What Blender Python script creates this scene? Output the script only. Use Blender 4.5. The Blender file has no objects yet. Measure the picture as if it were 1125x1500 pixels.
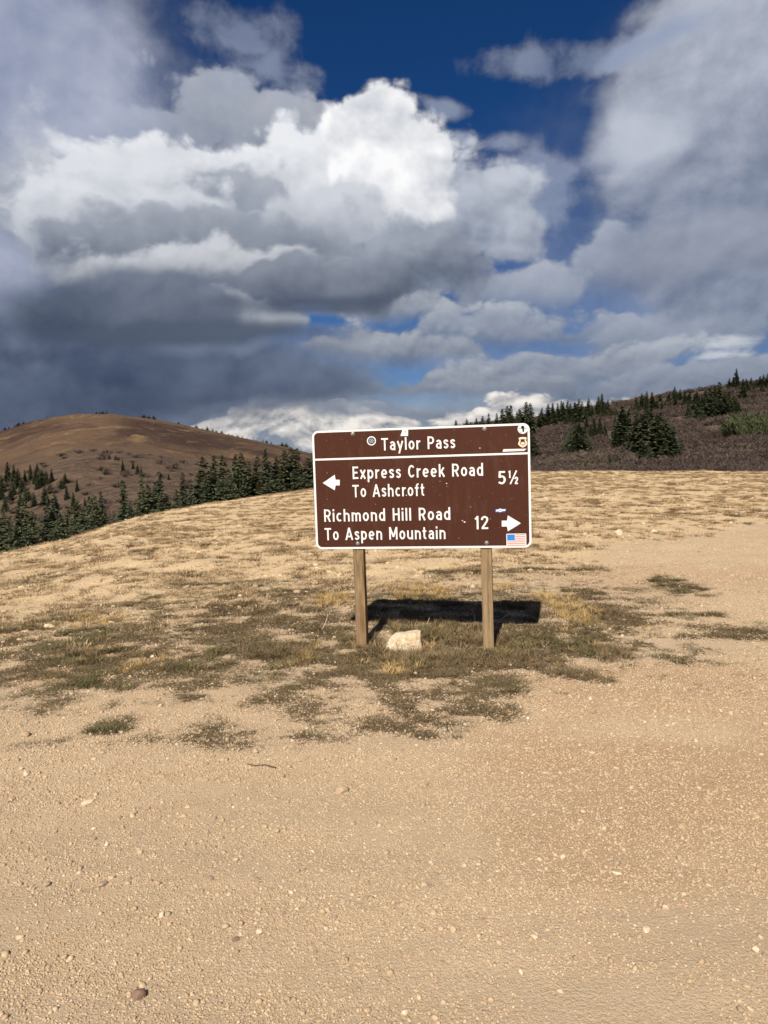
import bpy, bmesh, math, random
import numpy as np
from mathutils import Vector, Matrix

scene = bpy.context.scene
COL = scene.collection
rng = np.random.default_rng(7)
random.seed(7)
R = math.radians

# ------------------------------------------------------------------ camera
CAM_H, PITCH, ROLL = 1.655, 4.4, 1.0
PW, PH, FPX = 1125.0, 1500.0, 1127.0
cd = bpy.data.cameras.new('camera')
cam = bpy.data.objects.new('camera', cd)
COL.objects.link(cam)
cd.sensor_fit = 'HORIZONTAL'
cd.sensor_width = 36.0
cd.lens = 36.0 * FPX / PW
cd.clip_start, cd.clip_end = 0.05, 20000
_F = Vector((0, math.cos(R(PITCH)), -math.sin(R(PITCH))))
_R0 = Vector((1, 0, 0)); _U0 = _R0.cross(_F)
_R = _R0 * math.cos(R(ROLL)) - _U0 * math.sin(R(ROLL))
_U = _U0 * math.cos(R(ROLL)) + _R0 * math.sin(R(ROLL))
cam.matrix_world = Matrix(((_R.x, _U.x, -_F.x, 0), (_R.y, _U.y, -_F.y, 0), (_R.z, _U.z, -_F.z, CAM_H), (0, 0, 0, 1)))
scene.camera = cam

def ray(px, py):
    d = _F + _R * ((px - PW / 2) / FPX) - _U * ((py - PH / 2) / FPX)
    return d.normalized()
def az_el(px, py):
    d = ray(px, py)
    return math.atan2(d.x, d.y), math.asin(d.z)

# ------------------------------------------------------------------ colour management
scene.view_settings.view_transform = 'Standard'
scene.view_settings.look = 'None'
scene.view_settings.exposure = 0.42
scene.view_settings.gamma = 1.0
scene.view_settings.use_curve_mapping = False

def lin(r, g, b):
    f = lambda c: (c / 12.92) if c <= 0.04045 else ((c + 0.055) / 1.055) ** 2.4
    return (f(r / 255), f(g / 255), f(b / 255))

# ------------------------------------------------------------------ sun
SUN_EL, SUN_AZ = 42.7, 14.4          # degrees; the sun stands behind the viewer, a little to the left
scene.cycles.use_adaptive_sampling = True
scene.cycles.adaptive_threshold = 0.02
scene.cycles.adaptive_min_samples = 12
sd = bpy.data.lights.new('sun', 'SUN')
sd.energy = 5.0
sd.angle = R(0.53)
sd.color = (1.0, 0.95, 0.885)
sun = bpy.data.objects.new('sun', sd)
COL.objects.link(sun)
_sdir = Vector((math.sin(R(SUN_AZ)) * math.cos(R(SUN_EL)), math.cos(R(SUN_AZ)) * math.cos(R(SUN_EL)), -math.sin(R(SUN_EL))))
sun.rotation_euler = _sdir.to_track_quat('-Z', 'Y').to_euler()
sun.location = (-4, -20, 20)

# ------------------------------------------------------------------ node expression helper
class E:
    """a socket (or number) with arithmetic that adds Math nodes to a tree"""
    def __init__(s, nt, v): s.nt, s.v = nt, v
    def _m(s, op, *a, clamp=False):
        n = s.nt.nodes.new('ShaderNodeMath'); n.operation = op; n.use_clamp = clamp
        for i, q in enumerate((s,) + a):
            q = q.v if isinstance(q, E) else q
            if isinstance(q, (int, float)): n.inputs[i].default_value = q
            else: s.nt.links.new(q, n.inputs[i])
        return E(s.nt, n.outputs[0])
    def __add__(s, o): return s._m('ADD', o)
    __radd__ = __add__
    def __sub__(s, o): return s._m('SUBTRACT', o)
    def __rsub__(s, o): return E(s.nt, float(o))._m('SUBTRACT', s)
    def __mul__(s, o): return s._m('MULTIPLY', o)
    __rmul__ = __mul__
    def __truediv__(s, o): return s._m('DIVIDE', o)
    def sqrt(s): return s._m('SQRT')
    def max(s, o): return s._m('MAXIMUM', o)
    def min(s, o): return s._m('MINIMUM', o)
    def smax(s, o, k): return s._m('SMOOTH_MAX', o, k)
    def clamp(s): return s._m('ADD', 0.0, clamp=True)
    def smooth(s, a, b):
        n = s.nt.nodes.new('ShaderNodeMapRange'); n.interpolation_type = 'SMOOTHSTEP'
        s.nt.links.new(s.v, n.inputs['Value'])
        n.inputs['From Min'].default_value = a; n.inputs['From Max'].default_value = b
        return E(s.nt, n.outputs['Result'])

def mixcol(nt, fac, a, b):
    n = nt.nodes.new('ShaderNodeMix'); n.data_type = 'RGBA'; n.clamp_factor = True
    for sock, q in ((n.inputs['Factor'], fac), (n.inputs[6], a), (n.inputs[7], b)):
        q = q.v if isinstance(q, E) else q
        if isinstance(q, (int, float)): sock.default_value = q
        elif isinstance(q, tuple): sock.default_value = tuple(q) + (1.0,)
        else: nt.links.new(q, sock)
    return n.outputs[2]

# ------------------------------------------------------------------ world: clear sky with clouds in it
world = bpy.data.worlds.new('World')
scene.world = world
world.use_nodes = True
wt = world.node_tree
wt.nodes.clear()
w_out = wt.nodes.new('ShaderNodeOutputWorld')
sky = wt.nodes.new('ShaderNodeTexSky')
sky.sky_type = 'NISHITA'
sky.sun_disc = False
sky.sun_elevation = R(SUN_EL)
sky.sun_rotation = R(180 + SUN_AZ)
sky.altitude = 3600
sky.air_density, sky.dust_density, sky.ozone_density = 1.0, 0.2, 4.0
hs = wt.nodes.new('ShaderNodeHueSaturation')
hs.inputs['Hue'].default_value = 0.509
hs.inputs['Saturation'].default_value = 1.27
wt.links.new(sky.outputs[0], hs.inputs['Color'])
bg_sky = wt.nodes.new('ShaderNodeBackground')
bg_sky.inputs['Strength'].default_value = 0.043
wt.links.new(hs.outputs[0], bg_sky.inputs['Color'])

tc = wt.nodes.new('ShaderNodeTexCoord')
DIR = tc.outputs['Generated']
sx = wt.nodes.new('ShaderNodeSeparateXYZ'); wt.links.new(DIR, sx.inputs[0])
dx, dy, dz = (E(wt, sx.outputs[i]) for i in range(3))
AZ = dx._m('ARCTAN2', dy)
EL = dz._m('ARCSINE')

world.cycles.sampling_method = 'MANUAL'
world.cycles.sample_map_resolution = 256
def vec3(x, y, z=0.0):
    n = wt.nodes.new('ShaderNodeCombineXYZ')
    for i, q in enumerate((x, y, z)):
        if isinstance(q, E): wt.links.new(q.v, n.inputs[i])
        else: n.inputs[i].default_value = q
    return n.outputs[0]
def vmath(op, a, *rest):
    n = wt.nodes.new('ShaderNodeVectorMath'); n.operation = op
    for i, q in enumerate((a,) + rest):
        if isinstance(q, tuple): n.inputs[i].default_value = q
        else: wt.links.new(q, n.inputs[i])
    return n
def noise(vec, scale, detail=6.0, rough=0.55, dist=0.0, dim='3D', full=False):
    n = wt.nodes.new('ShaderNodeTexNoise'); n.noise_dimensions = dim
    wt.links.new(vec, n.inputs['Vector'])
    n.inputs['Scale'].default_value = scale; n.inputs['Detail'].default_value = detail
    n.inputs['Roughness'].default_value = rough; n.inputs['Distortion'].default_value = dist
    return n if full else E(wt, n.outputs['Fac'])
def voro(vec, scale, detail=3.0, rough=0.5):
    n = wt.nodes.new('ShaderNodeTexVoronoi'); n.feature = 'F1'; n.voronoi_dimensions = '2D'
    wt.links.new(vec, n.inputs['Vector'])
    n.inputs['Scale'].default_value = scale; n.inputs['Detail'].default_value = detail
    n.inputs['Roughness'].default_value = rough; n.normalize = True
    return 1.0 - E(wt, n.outputs['Distance'])

V0 = vmath('MULTIPLY', DIR, (1, 1, 1.35)).outputs[0]
wn = noise(V0, 5.0, 5.0, 0.5, full=True)
sc_ = wt.nodes.new('ShaderNodeSeparateColor'); wt.links.new(wn.outputs['Color'], sc_.inputs[0])
W1, W2 = E(wt, sc_.outputs[0]) - 0.5, E(wt, sc_.outputs[1]) - 0.5
nA = noise(V0, 4.0, 6, 0.58)
V2 = vec3(AZ + W1 * 0.06, EL * 1.25 + W2 * 0.06)            # bearing and height, a little warped
STEP = (-0.008, 0.016, 0.0)                                 # a short step towards the sun, for the lit side of each billow
V2s = vmath('ADD', V2, STEP).outputs[0]
nB = noise(V2, 11.0, 6, 0.56, dim='2D')
nBs = noise(V2s, 11.0, 6, 0.56, dim='2D')
bl = voro(V2, 13.0, 3.0, 0.5)
bls = voro(V2s, 13.0, 3.0, 0.5)
nF = noise(vec3(AZ + W1 * 0.1, EL * 3.6 + W2 * 0.15), 6.0, 6, 0.6, dim='2D')   # flat and streaky, for the distant decks
nS = noise(V2, 7.0, 3.0, 0.5, dim='2D')                      # broad, smooth
relB, relV = (nB - nBs), (bl - bls)
relA = relB
VH = vec3(AZ + W1 * 0.10, EL * 1.5 + W2 * 0.10)
blH = voro(VH, 19.0, 3.0, 0.55)
relH = blH - voro(vmath('ADD', VH, (-0.004, 0.012, 0.0)).outputs[0], 19.0, 3.0, 0.55)
PUFF = (bl - 0.74) * 1.6 + (nB - 0.5) * 1.2
SOFT = (nA - 0.5) * 1.4 + (nS - 0.5) * 0.5 + (nB - 0.5) * 0.35
FLAT = (nF - 0.5) * 1.8 + (nB - 0.5) * 0.3
HEAP = (blH - 0.70) * 1.6 + (nS - 0.5) * 1.6
WISP = (nB - 0.5) * 2.6 + (nA - 0.5) * 1.6
_P = {}
def warped(wa):
    if wa not in _P: _P[wa] = vec3(AZ + W1 * wa, EL + W2 * (wa * 0.8))
    return _P[wa]
def blob(px, py, rx, ry, wa=0.05):
    """ellipse about a direction in the sky: 1 at its middle, 0 on its rim, below 0 outside"""
    a, e = az_el(px, py)
    ix, iy = FPX / rx / 1.02, FPX / ry
    q = vmath('MULTIPLY_ADD', warped(wa), (ix, iy, 0.0), (-a * ix, -e * iy, 0.0)).outputs[0]
    return 1.0 - E(wt, vmath('LENGTH', q).outputs['Value'])
def union(bs, wa=0.05, k=0.25):
    f = None
    for b in bs:
        q = blob(*b, wa=wa)
        f = q if f is None else f.smax(q, k)
    return f
cloud_col, cloud_a = None, None
def cl_lin(*c): return tuple(q * 0.74 for q in lin(*c))       # radiance of a cloud seen with that colour at this exposure
def layer(bs, tex, amp, soft, bright, dark, s0, grad=0.0, rel=None, krel=0.0, kn=0.0, lights=(), alpha=1.0, wa=0.05, ks=0.0, fade=0.0):
    """one cloud: where it is (ellipses + noise) and how its billows are lit"""
    global cloud_col, cloud_a
    m = (union(bs, wa) + tex * amp).smooth(-soft, soft) * alpha
    if fade:                                                # the underside melts into what lies behind
        a, e = az_el(bs[0][0], bs[0][1])
        m = m * ((EL + W2 * 0.06 - e) * (FPX / bs[0][3])).smooth(-fade - 0.55, -fade + 0.35)
    s = (nB - 0.5) * kn + s0
    if ks: s = s + (nS - 0.5) * ks
    if grad:
        a, e = az_el(bs[0][0], bs[0][1])
        s = s + (EL - e) * (grad * FPX / bs[0][3])
    if rel is not None: s = s + rel * krel
    for (px, py, rx, ry, wgt) in lights:
        s = s + (blob(px, py, rx, ry, wa=0.13) + SOFT * 0.45).smooth(0.0, 0.9) * wgt
    c = mixcol(wt, s.clamp(), cl_lin(*dark), cl_lin(*bright))
    if cloud_col is None:
        cloud_col, cloud_a = c, m
    else:
        cloud_col = mixcol(wt, m, cloud_col, c)
        cloud_a = 1.0 - (1.0 - cloud_a) * (1.0 - m)

# broken cloud over the rest of the sky
m_all = ((nA - 0.5) * 3.2 + (nS - 0.5) * 0.8 - dy.smooth(0.15, 0.7) * 1.6 + 0.05).smooth(-0.15, 0.4) * 0.85
cloud_col = mixcol(wt, (relB * 1.5 + (nS - 0.5) * 1.2 + 0.4).clamp(), cl_lin(112, 113, 118), cl_lin(196, 194, 190))
cloud_a = m_all
# thin veils
layer([(1020, 430, 210, 220), (0, 230, 190, 220), (820, 520, 260, 70)], SOFT, 0.9, 0.8, (108, 132, 172), (78, 104, 150), 0.5, ks=0.8, alpha=0.45)
# low deck towards the horizon
layer([(560, 640, 1500, 74)], FLAT, 0.9, 0.4, (166, 174, 188), (96, 109, 131), 0.45, rel=relB, krel=1.2, ks=.9, alpha=0.93)
def bank(px, py, rx, ry, bright, dark, tex=None, amp=1.0, soft=.2, s0=.5, grad=.42, ks=.5, krel=.8, alpha=.95, fade=.3, lights=(), wa=.09):
    """a heap of cloud: crisp lit top, greyer towards its base"""
    layer([(px, py, rx, ry), (px - rx * .45, py + ry * .15, rx * .6, ry * .75), (px + rx * .5, py + ry * .2, rx * .55, ry * .7)], PUFF if tex is None else tex, amp, soft, bright, dark, s0, grad=grad, rel=relV if tex is not HEAP else relH, krel=krel, ks=ks, alpha=alpha, fade=fade, lights=lights, wa=wa)
# stacked small clouds over the horizon, right and middle
bank(760, 425, 85, 36, (182, 188, 200), (116, 130, 154), alpha=.85)
bank(890, 385, 55, 42, (176, 183, 198), (112, 126, 150), alpha=.85)
bank(600, 455, 100, 32, (196, 200, 206), (116, 127, 146), HEAP)
bank(700, 480, 110, 34, (176, 183, 194), (108, 120, 142), HEAP, alpha=.9)
bank(870, 480, 60, 18, (170, 178, 192), (110, 124, 148), HEAP, alpha=.8)
bank(990, 500, 130, 40, (160, 168, 184), (104, 116, 138), HEAP, alpha=.9)
bank(590, 510, 130, 34, (182, 187, 196), (100, 112, 132), HEAP)
bank(830, 535, 160, 32, (176, 182, 194), (106, 117, 137), HEAP)
bank(1040, 560, 160, 34, (158, 166, 180), (100, 112, 134), HEAP)
bank(700, 560, 120, 26, (168, 174, 186), (96, 107, 127), HEAP)
layer([(1078, 513, 40, 9), (1062, 527, 34, 6)], FLAT, 2.0, 0.6, (222, 224, 228), (176, 182, 194), 0.7, alpha=0.8, wa=0.1)
# bright cumulus standing on the horizon
layer([(470, 626, 95, 34), (400, 616, 70, 32), (330, 630, 60, 22), (20, 630, 50, 18), (770, 606, 90, 26), (850, 594, 70, 16), (700, 612, 50, 22), (560, 634, 80, 24)], HEAP, 1.1, 0.13, (246, 240, 232), (112, 121, 138), 0.55, rel=relH, krel=2.4, ks=1.2, wa=0.05)
bank(560, 605, 90, 18, (160, 167, 180), (98, 108, 126), HEAP, alpha=.85)
bank(440, 598, 60, 13, (170, 176, 186), (104, 114, 132), HEAP, alpha=.8)
# dark rain cloud over the left
layer([(40, 500, 270, 150), (200, 550, 310, 62), (420, 560, 130, 34), (-100, 420, 260, 260), (130, 430, 150, 90)], SOFT, 0.5, 0.4, (116, 128, 150), (56, 68, 92), 0.30, ks=.8, rel=relB, krel=.5, lights=((450, 545, 110, 40, .35), (380, 515, 55, 14, .5), (0, 330, 140, 90, .45), (330, 590, 150, 12, .2), (300, 510, 90, 14, .3)), alpha=0.97)
# grey pillow above the main cloud
layer([(330, 172, 125, 58), (250, 188, 130, 36), (430, 200, 65, 42), (150, 212, 110, 34)], PUFF, 1.0, 0.16, (186, 190, 198), (122, 135, 158), 0.55, grad=0.28, ks=.6, rel=relV, krel=.9, alpha=0.92)
# upper left and right masses
layer([(5, 70, 160, 130), (40, 200, 105, 100), (-60, 250, 160, 150)], SOFT, 1.0, 0.55, (186, 191, 210), (118, 134, 168), 0.6, ks=1.0, rel=relB, krel=.8, alpha=0.9, wa=0.12)
layer([(1110, 140, 165, 160), (1140, 30, 150, 115), (985, 255, 85, 82), (1085, 340, 125, 92), (985, 55, 80, 20)], SOFT, 1.2, 0.28, (190, 196, 210), (98, 112, 138), 0.58, grad=0.12, ks=.8, rel=relB, krel=1.0, lights=((935, 212, 50, 58, .4), (1100, 60, 120, 110, .3), (1040, 430, 160, 60, -.3)), alpha=0.88, wa=0.1)
bank(940, 215, 52, 52, (204, 209, 220), (140, 152, 176), SOFT, amp=.6, soft=.4, s0=.65, grad=.25, alpha=.6)
bank(1050, 385, 140, 62, (166, 172, 188), (94, 106, 130), SOFT, amp=.7, soft=.3, s0=.5, grad=.35, alpha=.85)
layer([(400, 95, 60, 40), (370, 50, 50, 24), (775, 72, 62, 20), (890, 60, 80, 16)], WISP, 1.1, 0.6, (160, 173, 200), (104, 124, 162), 0.55, ks=.6, alpha=0.7, wa=0.12)
layer([(790, 240, 66, 26), (795, 290, 40, 26), (682, 196, 26, 9), (668, 152, 24, 10), (745, 205, 26, 14)], WISP, 0.9, 0.55, (168, 180, 204), (116, 132, 166), 0.55, ks=.6, alpha=0.75, wa=0.1)
# the great cumulus, from the back forwards: right shoulder, rear ridge, tower, then bank below bank to the dark base
layer([(705, 305, 78, 78), (740, 335, 52, 48), (650, 330, 90, 90), (600, 390, 100, 60)], PUFF, 0.9, 0.2, (204, 209, 220), (110, 123, 146), 0.60, grad=0.30, ks=.6, rel=relV, krel=1.1)
bank(310, 340, 280, 100, (200, 205, 214), (110, 121, 141), soft=.3)
bank(60, 300, 120, 80, (190, 195, 206), (108, 120, 142), s0=.5, soft=.35)
bank(250, 262, 140, 58, (232, 234, 239), (140, 148, 164), s0=.72, grad=.3, fade=.8, soft=.16)
bank(425, 275, 100, 62, (238, 240, 244), (146, 154, 170), s0=.72, grad=.25, fade=.9, soft=.16)
layer([(565, 232, 78, 82), (612, 262, 58, 82), (520, 232, 44, 66), (585, 310, 62, 60), (632, 248, 38, 54)], PUFF, 0.75, 0.14, (253, 253, 254), (150, 160, 178), 0.78, grad=0.08, rel=relV, krel=1.3, kn=0.1, ks=.9, lights=((545, 165, 50, 30, -.35), (590, 350, 70, 40, -.35), (600, 270, 50, 60, .2)))
bank(330, 290, 100, 38, (178, 183, 193), (128, 138, 156), s0=.55, grad=.3, fade=.8)
bank(160, 320, 150, 72, (222, 225, 231), (118, 129, 148), s0=.66, grad=.42, fade=.7)
bank(480, 335, 110, 46, (206, 210, 218), (122, 132, 150), s0=.6, grad=.4, fade=.7)
bank(290, 362, 210, 42, (164, 170, 182), (96, 107, 127), s0=.5, grad=.45, fade=.7)
bank(590, 385, 130, 62, (170, 177, 190), (80, 92, 112), s0=.45, grad=.5, fade=.5)
bank(310, 402, 200, 40, (206, 209, 215), (84, 95, 114), s0=.52, grad=.55, fade=.8)
bank(470, 425, 150, 44, (140, 148, 163), (70, 81, 100), s0=.42, grad=.5, fade=.7)
bank(330, 468, 130, 32, (190, 194, 202), (84, 95, 113), s0=.55, grad=.5, fade=.7)
bank(190, 455, 150, 44, (116, 126, 144), (64, 76, 97), SOFT, s0=.45, grad=.4, fade=.7)
layer([(290, 490, 200, 13), (460, 452, 110, 12)], SOFT, 0.5, 0.6, (100, 110, 128), (68, 80, 100), 0.35, ks=.5, alpha=0.85)

em = wt.nodes.new('ShaderNodeBackground'); wt.links.new(cloud_col, em.inputs['Color'])
mx = wt.nodes.new('ShaderNodeMixShader')
wt.links.new(cloud_a.v, mx.inputs[0]); wt.links.new(bg_sky.outputs[0], mx.inputs[1]); wt.links.new(em.outputs[0], mx.inputs[2])
wt.links.new(mx.outputs[0], w_out.inputs['Surface'])

# ------------------------------------------------------------------ small helpers
def link(o, parent=None):
    COL.objects.link(o)
    if parent is not None: o.parent = parent
    return o
def tag(o, label=None, cat=None, group=None, kind=None):
    if label: o['label'] = label
    if cat: o['category'] = cat
    if group: o['group'] = group
    if kind: o['kind'] = kind
    return o
def mesh_obj(name, verts, faces, mat=None, parent=None, smooth=False):
    me = bpy.data.meshes.new(name)
    me.from_pydata([tuple(v) for v in verts], [], [tuple(f) for f in faces])
    if mat: me.materials.append(mat)
    if smooth: me.shade_smooth()
    return link(bpy.data.objects.new(name, me), parent)
def empty(name, loc=(0, 0, 0), rz=0.0):
    o = bpy.data.objects.new(name, None); o.empty_display_size = 0.2
    o.location = loc; o.rotation_euler = (0, 0, rz)
    return link(o)
def np_mesh(name, V, F, mat=None, smooth=False):
    """V (n,3); F (m,3) or (m,4) arrays"""
    me = bpy.data.meshes.new(name)
    n, k = F.shape
    me.vertices.add(len(V)); me.vertices.foreach_set('co', np.ascontiguousarray(V, dtype=np.float32).ravel())
    me.loops.add(n * k); me.loops.foreach_set('vertex_index', np.ascontiguousarray(F, dtype=np.int32).ravel())
    me.polygons.add(n)
    me.polygons.foreach_set('loop_start', np.arange(0, n * k, k, dtype=np.int32))
    me.update(calc_edges=True)
    me.validate()
    if mat: me.materials.append(mat)
    if smooth: me.shade_smooth()
    return me

# ---- value noise on arrays
def _h(ix, iy, seed):
    n = (ix.astype(np.int64) * 374761393 + iy.astype(np.int64) * 668265263 + seed * 1442695041) & 0xffffffff
    n = ((n ^ (n >> 13)) * 1274126177) & 0xffffffff
    n = n ^ (n >> 16)
    return (n & 0xffff) / 65535.0
def vnoise(x, y, seed=0):
    xi, yi = np.floor(x), np.floor(y)
    fx, fy = x - xi, y - yi
    fx = fx * fx * fx * (fx * (fx * 6 - 15) + 10); fy = fy * fy * fy * (fy * (fy * 6 - 15) + 10)
    a, b = _h(xi, yi, seed), _h(xi + 1, yi, seed)
    c, d = _h(xi, yi + 1, seed), _h(xi + 1, yi + 1, seed)
    return (a + (b - a) * fx) * (1 - fy) + (c + (d - c) * fx) * fy
def fbm(x, y, octv=4, seed=0, gain=0.5):
    x = np.asarray(x, float); y = np.asarray(y, float)
    s = np.zeros_like(x); a, t = 1.0, 0.0
    for k in range(octv):
        s += a * (vnoise(x + 17.3 * k, y - 9.1 * k, seed + k) - 0.5); t += a; a *= gain; x = x * 2.03; y = y * 2.03
    return s / t * 2
def sstep(a, b, x):
    t = np.clip((x - a) / (b - a), 0, 1)
    return t * t * (3 - 2 * t)

# ------------------------------------------------------------------ terrain shape
_crest = [(-900, 850, 20), (-300, 850, 20), (0, 811, 22), (100, 789, 24), (200, 757, 27), (300, 738, 31), (400, 725, 35), (458, 716, 37),
          (600, 702, 41), (780, 691, 44), (900, 690, 46), (1125, 691, 47), (1500, 700, 47), (2300, 700, 47)]
_ca = np.array([az_el(p[0], p[1])[0] for p in _crest]); _ce = np.array([az_el(p[0], p[1])[1] for p in _crest]); _cd = np.array([p[2] for p in _crest], float)
def ground_z(x, y, micro=True):
    """height of the near ground: flat pull-out, grassy rise, crest, drop behind it"""
    x = np.asarray(x, float); y = np.asarray(y, float)
    d = np.hypot(x, y); a = np.arctan2(x, y)
    Dc = np.interp(a, _ca, _cd); el = np.interp(a, _ca, _ce)
    back = sstep(1.2, 2.2, np.abs(a)); Dc = Dc * (1 - back) + 60 * back
    el = el * (1 - back) - 0.028 * back
    zc = CAM_H + Dc * np.tan(el)
    s = d / Dc
    z = zc * s ** 2.0
    m = (zc - CAM_H) / Dc
    e = np.clip(d - Dc, 0, 500)
    zb = zc + (m - 0.02) * e - 0.0016 * e ** 2
    z = np.where(s > 1, np.maximum(zb, -34 + 4 * fbm(x / 90, y / 90, 3, 5)), z)
    if micro:
        far = sstep(6.5, 11, d + 1.5 * fbm(x / 3, y / 3, 2, 3))
        hum = fbm(x / 0.8, y / 0.8, 2, 11) * 0.05 * sstep(30, 14, d) + fbm(x / 3.1, y / 3.1, 2, 12) * 0.06
        road = fbm(x / 0.9, y / 0.35, 3, 14) * 0.010 + fbm(x / 2.5, y / 2.5, 2, 15) * 0.02
        z = z + np.where(s < 1.6, far * hum * np.clip(1.3 - s * 0.5, .4, 1) + (1 - far) * road, 0)
    return z - 0.05 * np.exp(-((x - .3) / 1.3) ** 2 - ((y - 6.35) / .6) ** 2)
def gz(x, y): return float(ground_z(np.array([x]), np.array([y]))[0])
def hit(px, py, zf=None, tmax=80.0, t0=0.6):
    """where the line of sight through a photo pixel meets the near ground (or another sheet)"""
    zf = zf or ground_z
    d = ray(px, py)
    t = t0 * np.exp(np.linspace(0, math.log(tmax / t0), 500))
    for _ in range(3):
        g = CAM_H + d.z * t - zf(d.x * t, d.y * t)
        k = np.argmax(g < 0)
        if g[k] >= 0: k = len(t) - 1
        k = max(k, 1)
        t = np.linspace(t[k - 1], t[k], 24)
    x, y = d.x * t[-1], d.y * t[-1]
    return Vector((x, y, float(zf(np.array([x]), np.array([y]))[0])))

# ---- where the low plants grow: patches read off the photograph, laid on the ground in metres
_dark = [(100, 965, 110, 38, .9), (30, 935, 80, 35, .8), (210, 950, 120, 42, .8), (330, 925, 110, 45, .85), (430, 930, 80, 45, .95), (500, 960, 70, 40, 1), (300, 990, 120, 20, .5),
         (620, 985, 120, 35, 1), (700, 985, 90, 42, 1), (770, 950, 70, 45, 1), (840, 945, 70, 30, .9), (870, 990, 50, 14, .9), (250, 1085, 200, 18, .45), (450, 1082, 150, 14, .5), (80, 1040, 90, 20, .5), (400, 1040, 150, 25, .5), (560, 1065, 130, 22, .72), (340, 1068, 80, 18, .6),
         (165, 1066, 36, 16, .6), (470, 1010, 60, 20, .5), (650, 1040, 120, 24, .65), (260, 1018, 50, 14, .7), (840, 868, 50, 10, 1), (815, 838, 70, 8, .9), (990, 860, 40, 18, .65),
         (1078, 925, 62, 28, .6), (955, 945, 25, 14, .9), (905, 905, 40, 24, .9), (180, 888, 30, 8, .8), (420, 870, 60, 14, .6), (640, 905, 130, 25, .8), (700, 840, 90, 12, .5),
         (560, 905, 60, 30, .9), (180, 1005, 40, 10, .7), (60, 1090, 60, 8, .7), (640, 1075, 70, 12, .65), (40, 850, 80, 14, .35), (300, 860, 120, 16, .4), (880, 1045, 40, 7, .4)]
_gold = [(485, 880, 24, 11, 1), (615, 870, 55, 14, 1), (835, 893, 40, 24, 1), (850, 910, 30, 12, .8), (140, 910, 40, 8, .6), (440, 968, 22, 8, .8), (205, 975, 60, 12, .5), (735, 860, 25, 8, .6), (590, 985, 40, 10, .6)]
def _ell(lst):
    out = []
    for px, py, rx, ry, w in lst:
        c = hit(px, py); e = hit(px + rx, py); n, f = hit(px, py + ry), hit(px, py - ry)
        out.append((c.x, 0.5 * (n.y + f.y), max(0.06, (e - c).length), max(0.06, 0.5 * abs(f.y - n.y)), w))
    return out
_DK, _GD = _ell(_dark), _ell(_gold)
def _cover(E_, x, y, wob):
    m = np.zeros_like(x)
    for cx, cy, rx, ry, w in E_:
        r = np.sqrt(((x - cx) / rx) ** 2 + ((y - cy) / ry) ** 2)
        m = np.maximum(m, w * sstep(1.25, 0.45, r + wob))
    return m
def grass_cover(x, y):
    wob = fbm(x / 0.6, y / 0.45, 4, 31, .6) * 0.75
    m = _cover(_DK, x, y, wob)
    brk = fbm(x / 0.26, y / 0.17, 4, 33, .65) * 1.7 + 0.72
    band = 0.58 * sstep(4.75, 6.3, y + .3 * fbm(x, y, 2, 35)) * sstep(11.5, 7.5, np.hypot(x, y)) * sstep(3.2, 2.0, x - (y - 6) * .25)
    return np.clip(np.maximum(m, band) * brk * 1.35, 0, 1)
def gold_cover(x, y):
    return np.clip(_cover(_GD, x, y, fbm(x / 0.4, y / 0.4, 2, 41) * 0.4), 0, 1)
def rise_mask(x, y):
    """1 on the tussocky rise behind the sign, 0 on the gravel pull-out"""
    d = np.hypot(x, y); a = np.arctan2(x, y)
    lim = np.interp(a, [-0.6, -0.2, 0.1, 0.25, 0.38, 0.55], [6.2, 7.0, 8.0, 10.0, 15.0, 19.0])
    return sstep(0.0, 3.0, d - lim + 1.5 * fbm(x / 2, y / 2, 2, 51))

# ------------------------------------------------------------------ material helper
def new_mat(name, rough=0.9, spec=0.2):
    m = bpy.data.materials.new(name); m.use_nodes = True
    b = m.node_tree.nodes['Principled BSDF']
    b.inputs['Roughness'].default_value = rough
    b.inputs['Specular IOR Level'].default_value = spec
    return m, m.node_tree, b
def tnoise(nt, scale, detail=5, rough=0.6, vec=None, dim='3D', dist=0.0):
    n = nt.nodes.new('ShaderNodeTexNoise'); n.noise_dimensions = dim
    n.inputs['Scale'].default_value = scale; n.inputs['Detail'].default_value = detail; n.inputs['Roughness'].default_value = rough
    n.inputs['Distortion'].default_value = dist
    if vec is not None: nt.links.new(vec, n.inputs['Vector'])
    return E(nt, n.outputs['Fac'])
def objco(nt, scale=(1, 1, 1)):
    t = nt.nodes.new('ShaderNodeTexCoord'); m = nt.nodes.new('ShaderNodeMapping')
    m.inputs['Scale'].default_value = scale
    nt.links.new(t.outputs['Object'], m.inputs[0]); return m.outputs[0]
def attr(nt, name, kind='GEOMETRY'):
    n = nt.nodes.new('ShaderNodeAttribute'); n.attribute_name = name; n.attribute_type = kind
    return E(nt, n.outputs['Fac'])
def bump(nt, b, h, strength, dist):
    n = nt.nodes.new('ShaderNodeBump'); n.inputs['Strength'].default_value = strength; n.inputs['Distance'].default_value = dist
    nt.links.new(h.v, n.inputs['Height']); nt.links.new(n.outputs[0], b.inputs['Normal'])
def plain(name, col, rough=0.8, spec=0.2, var=0.0, scale=20, metal=0.0):
    m, nt, b = new_mat(name, rough, spec)
    b.inputs['Metallic'].default_value = metal
    if var:
        v = objco(nt); f = (tnoise(nt, scale, 4, .6, v) - 0.5) * 2.2 + 0.5
        c = mixcol(nt, f.clamp(), tuple(x * (1 - var) for x in col), tuple(min(1, x * (1 + var)) for x in col))
        nt.links.new(c, b.inputs['Base Color'])
    else: b.inputs['Base Color'].default_value = tuple(col) + (1,)
    return m

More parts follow.
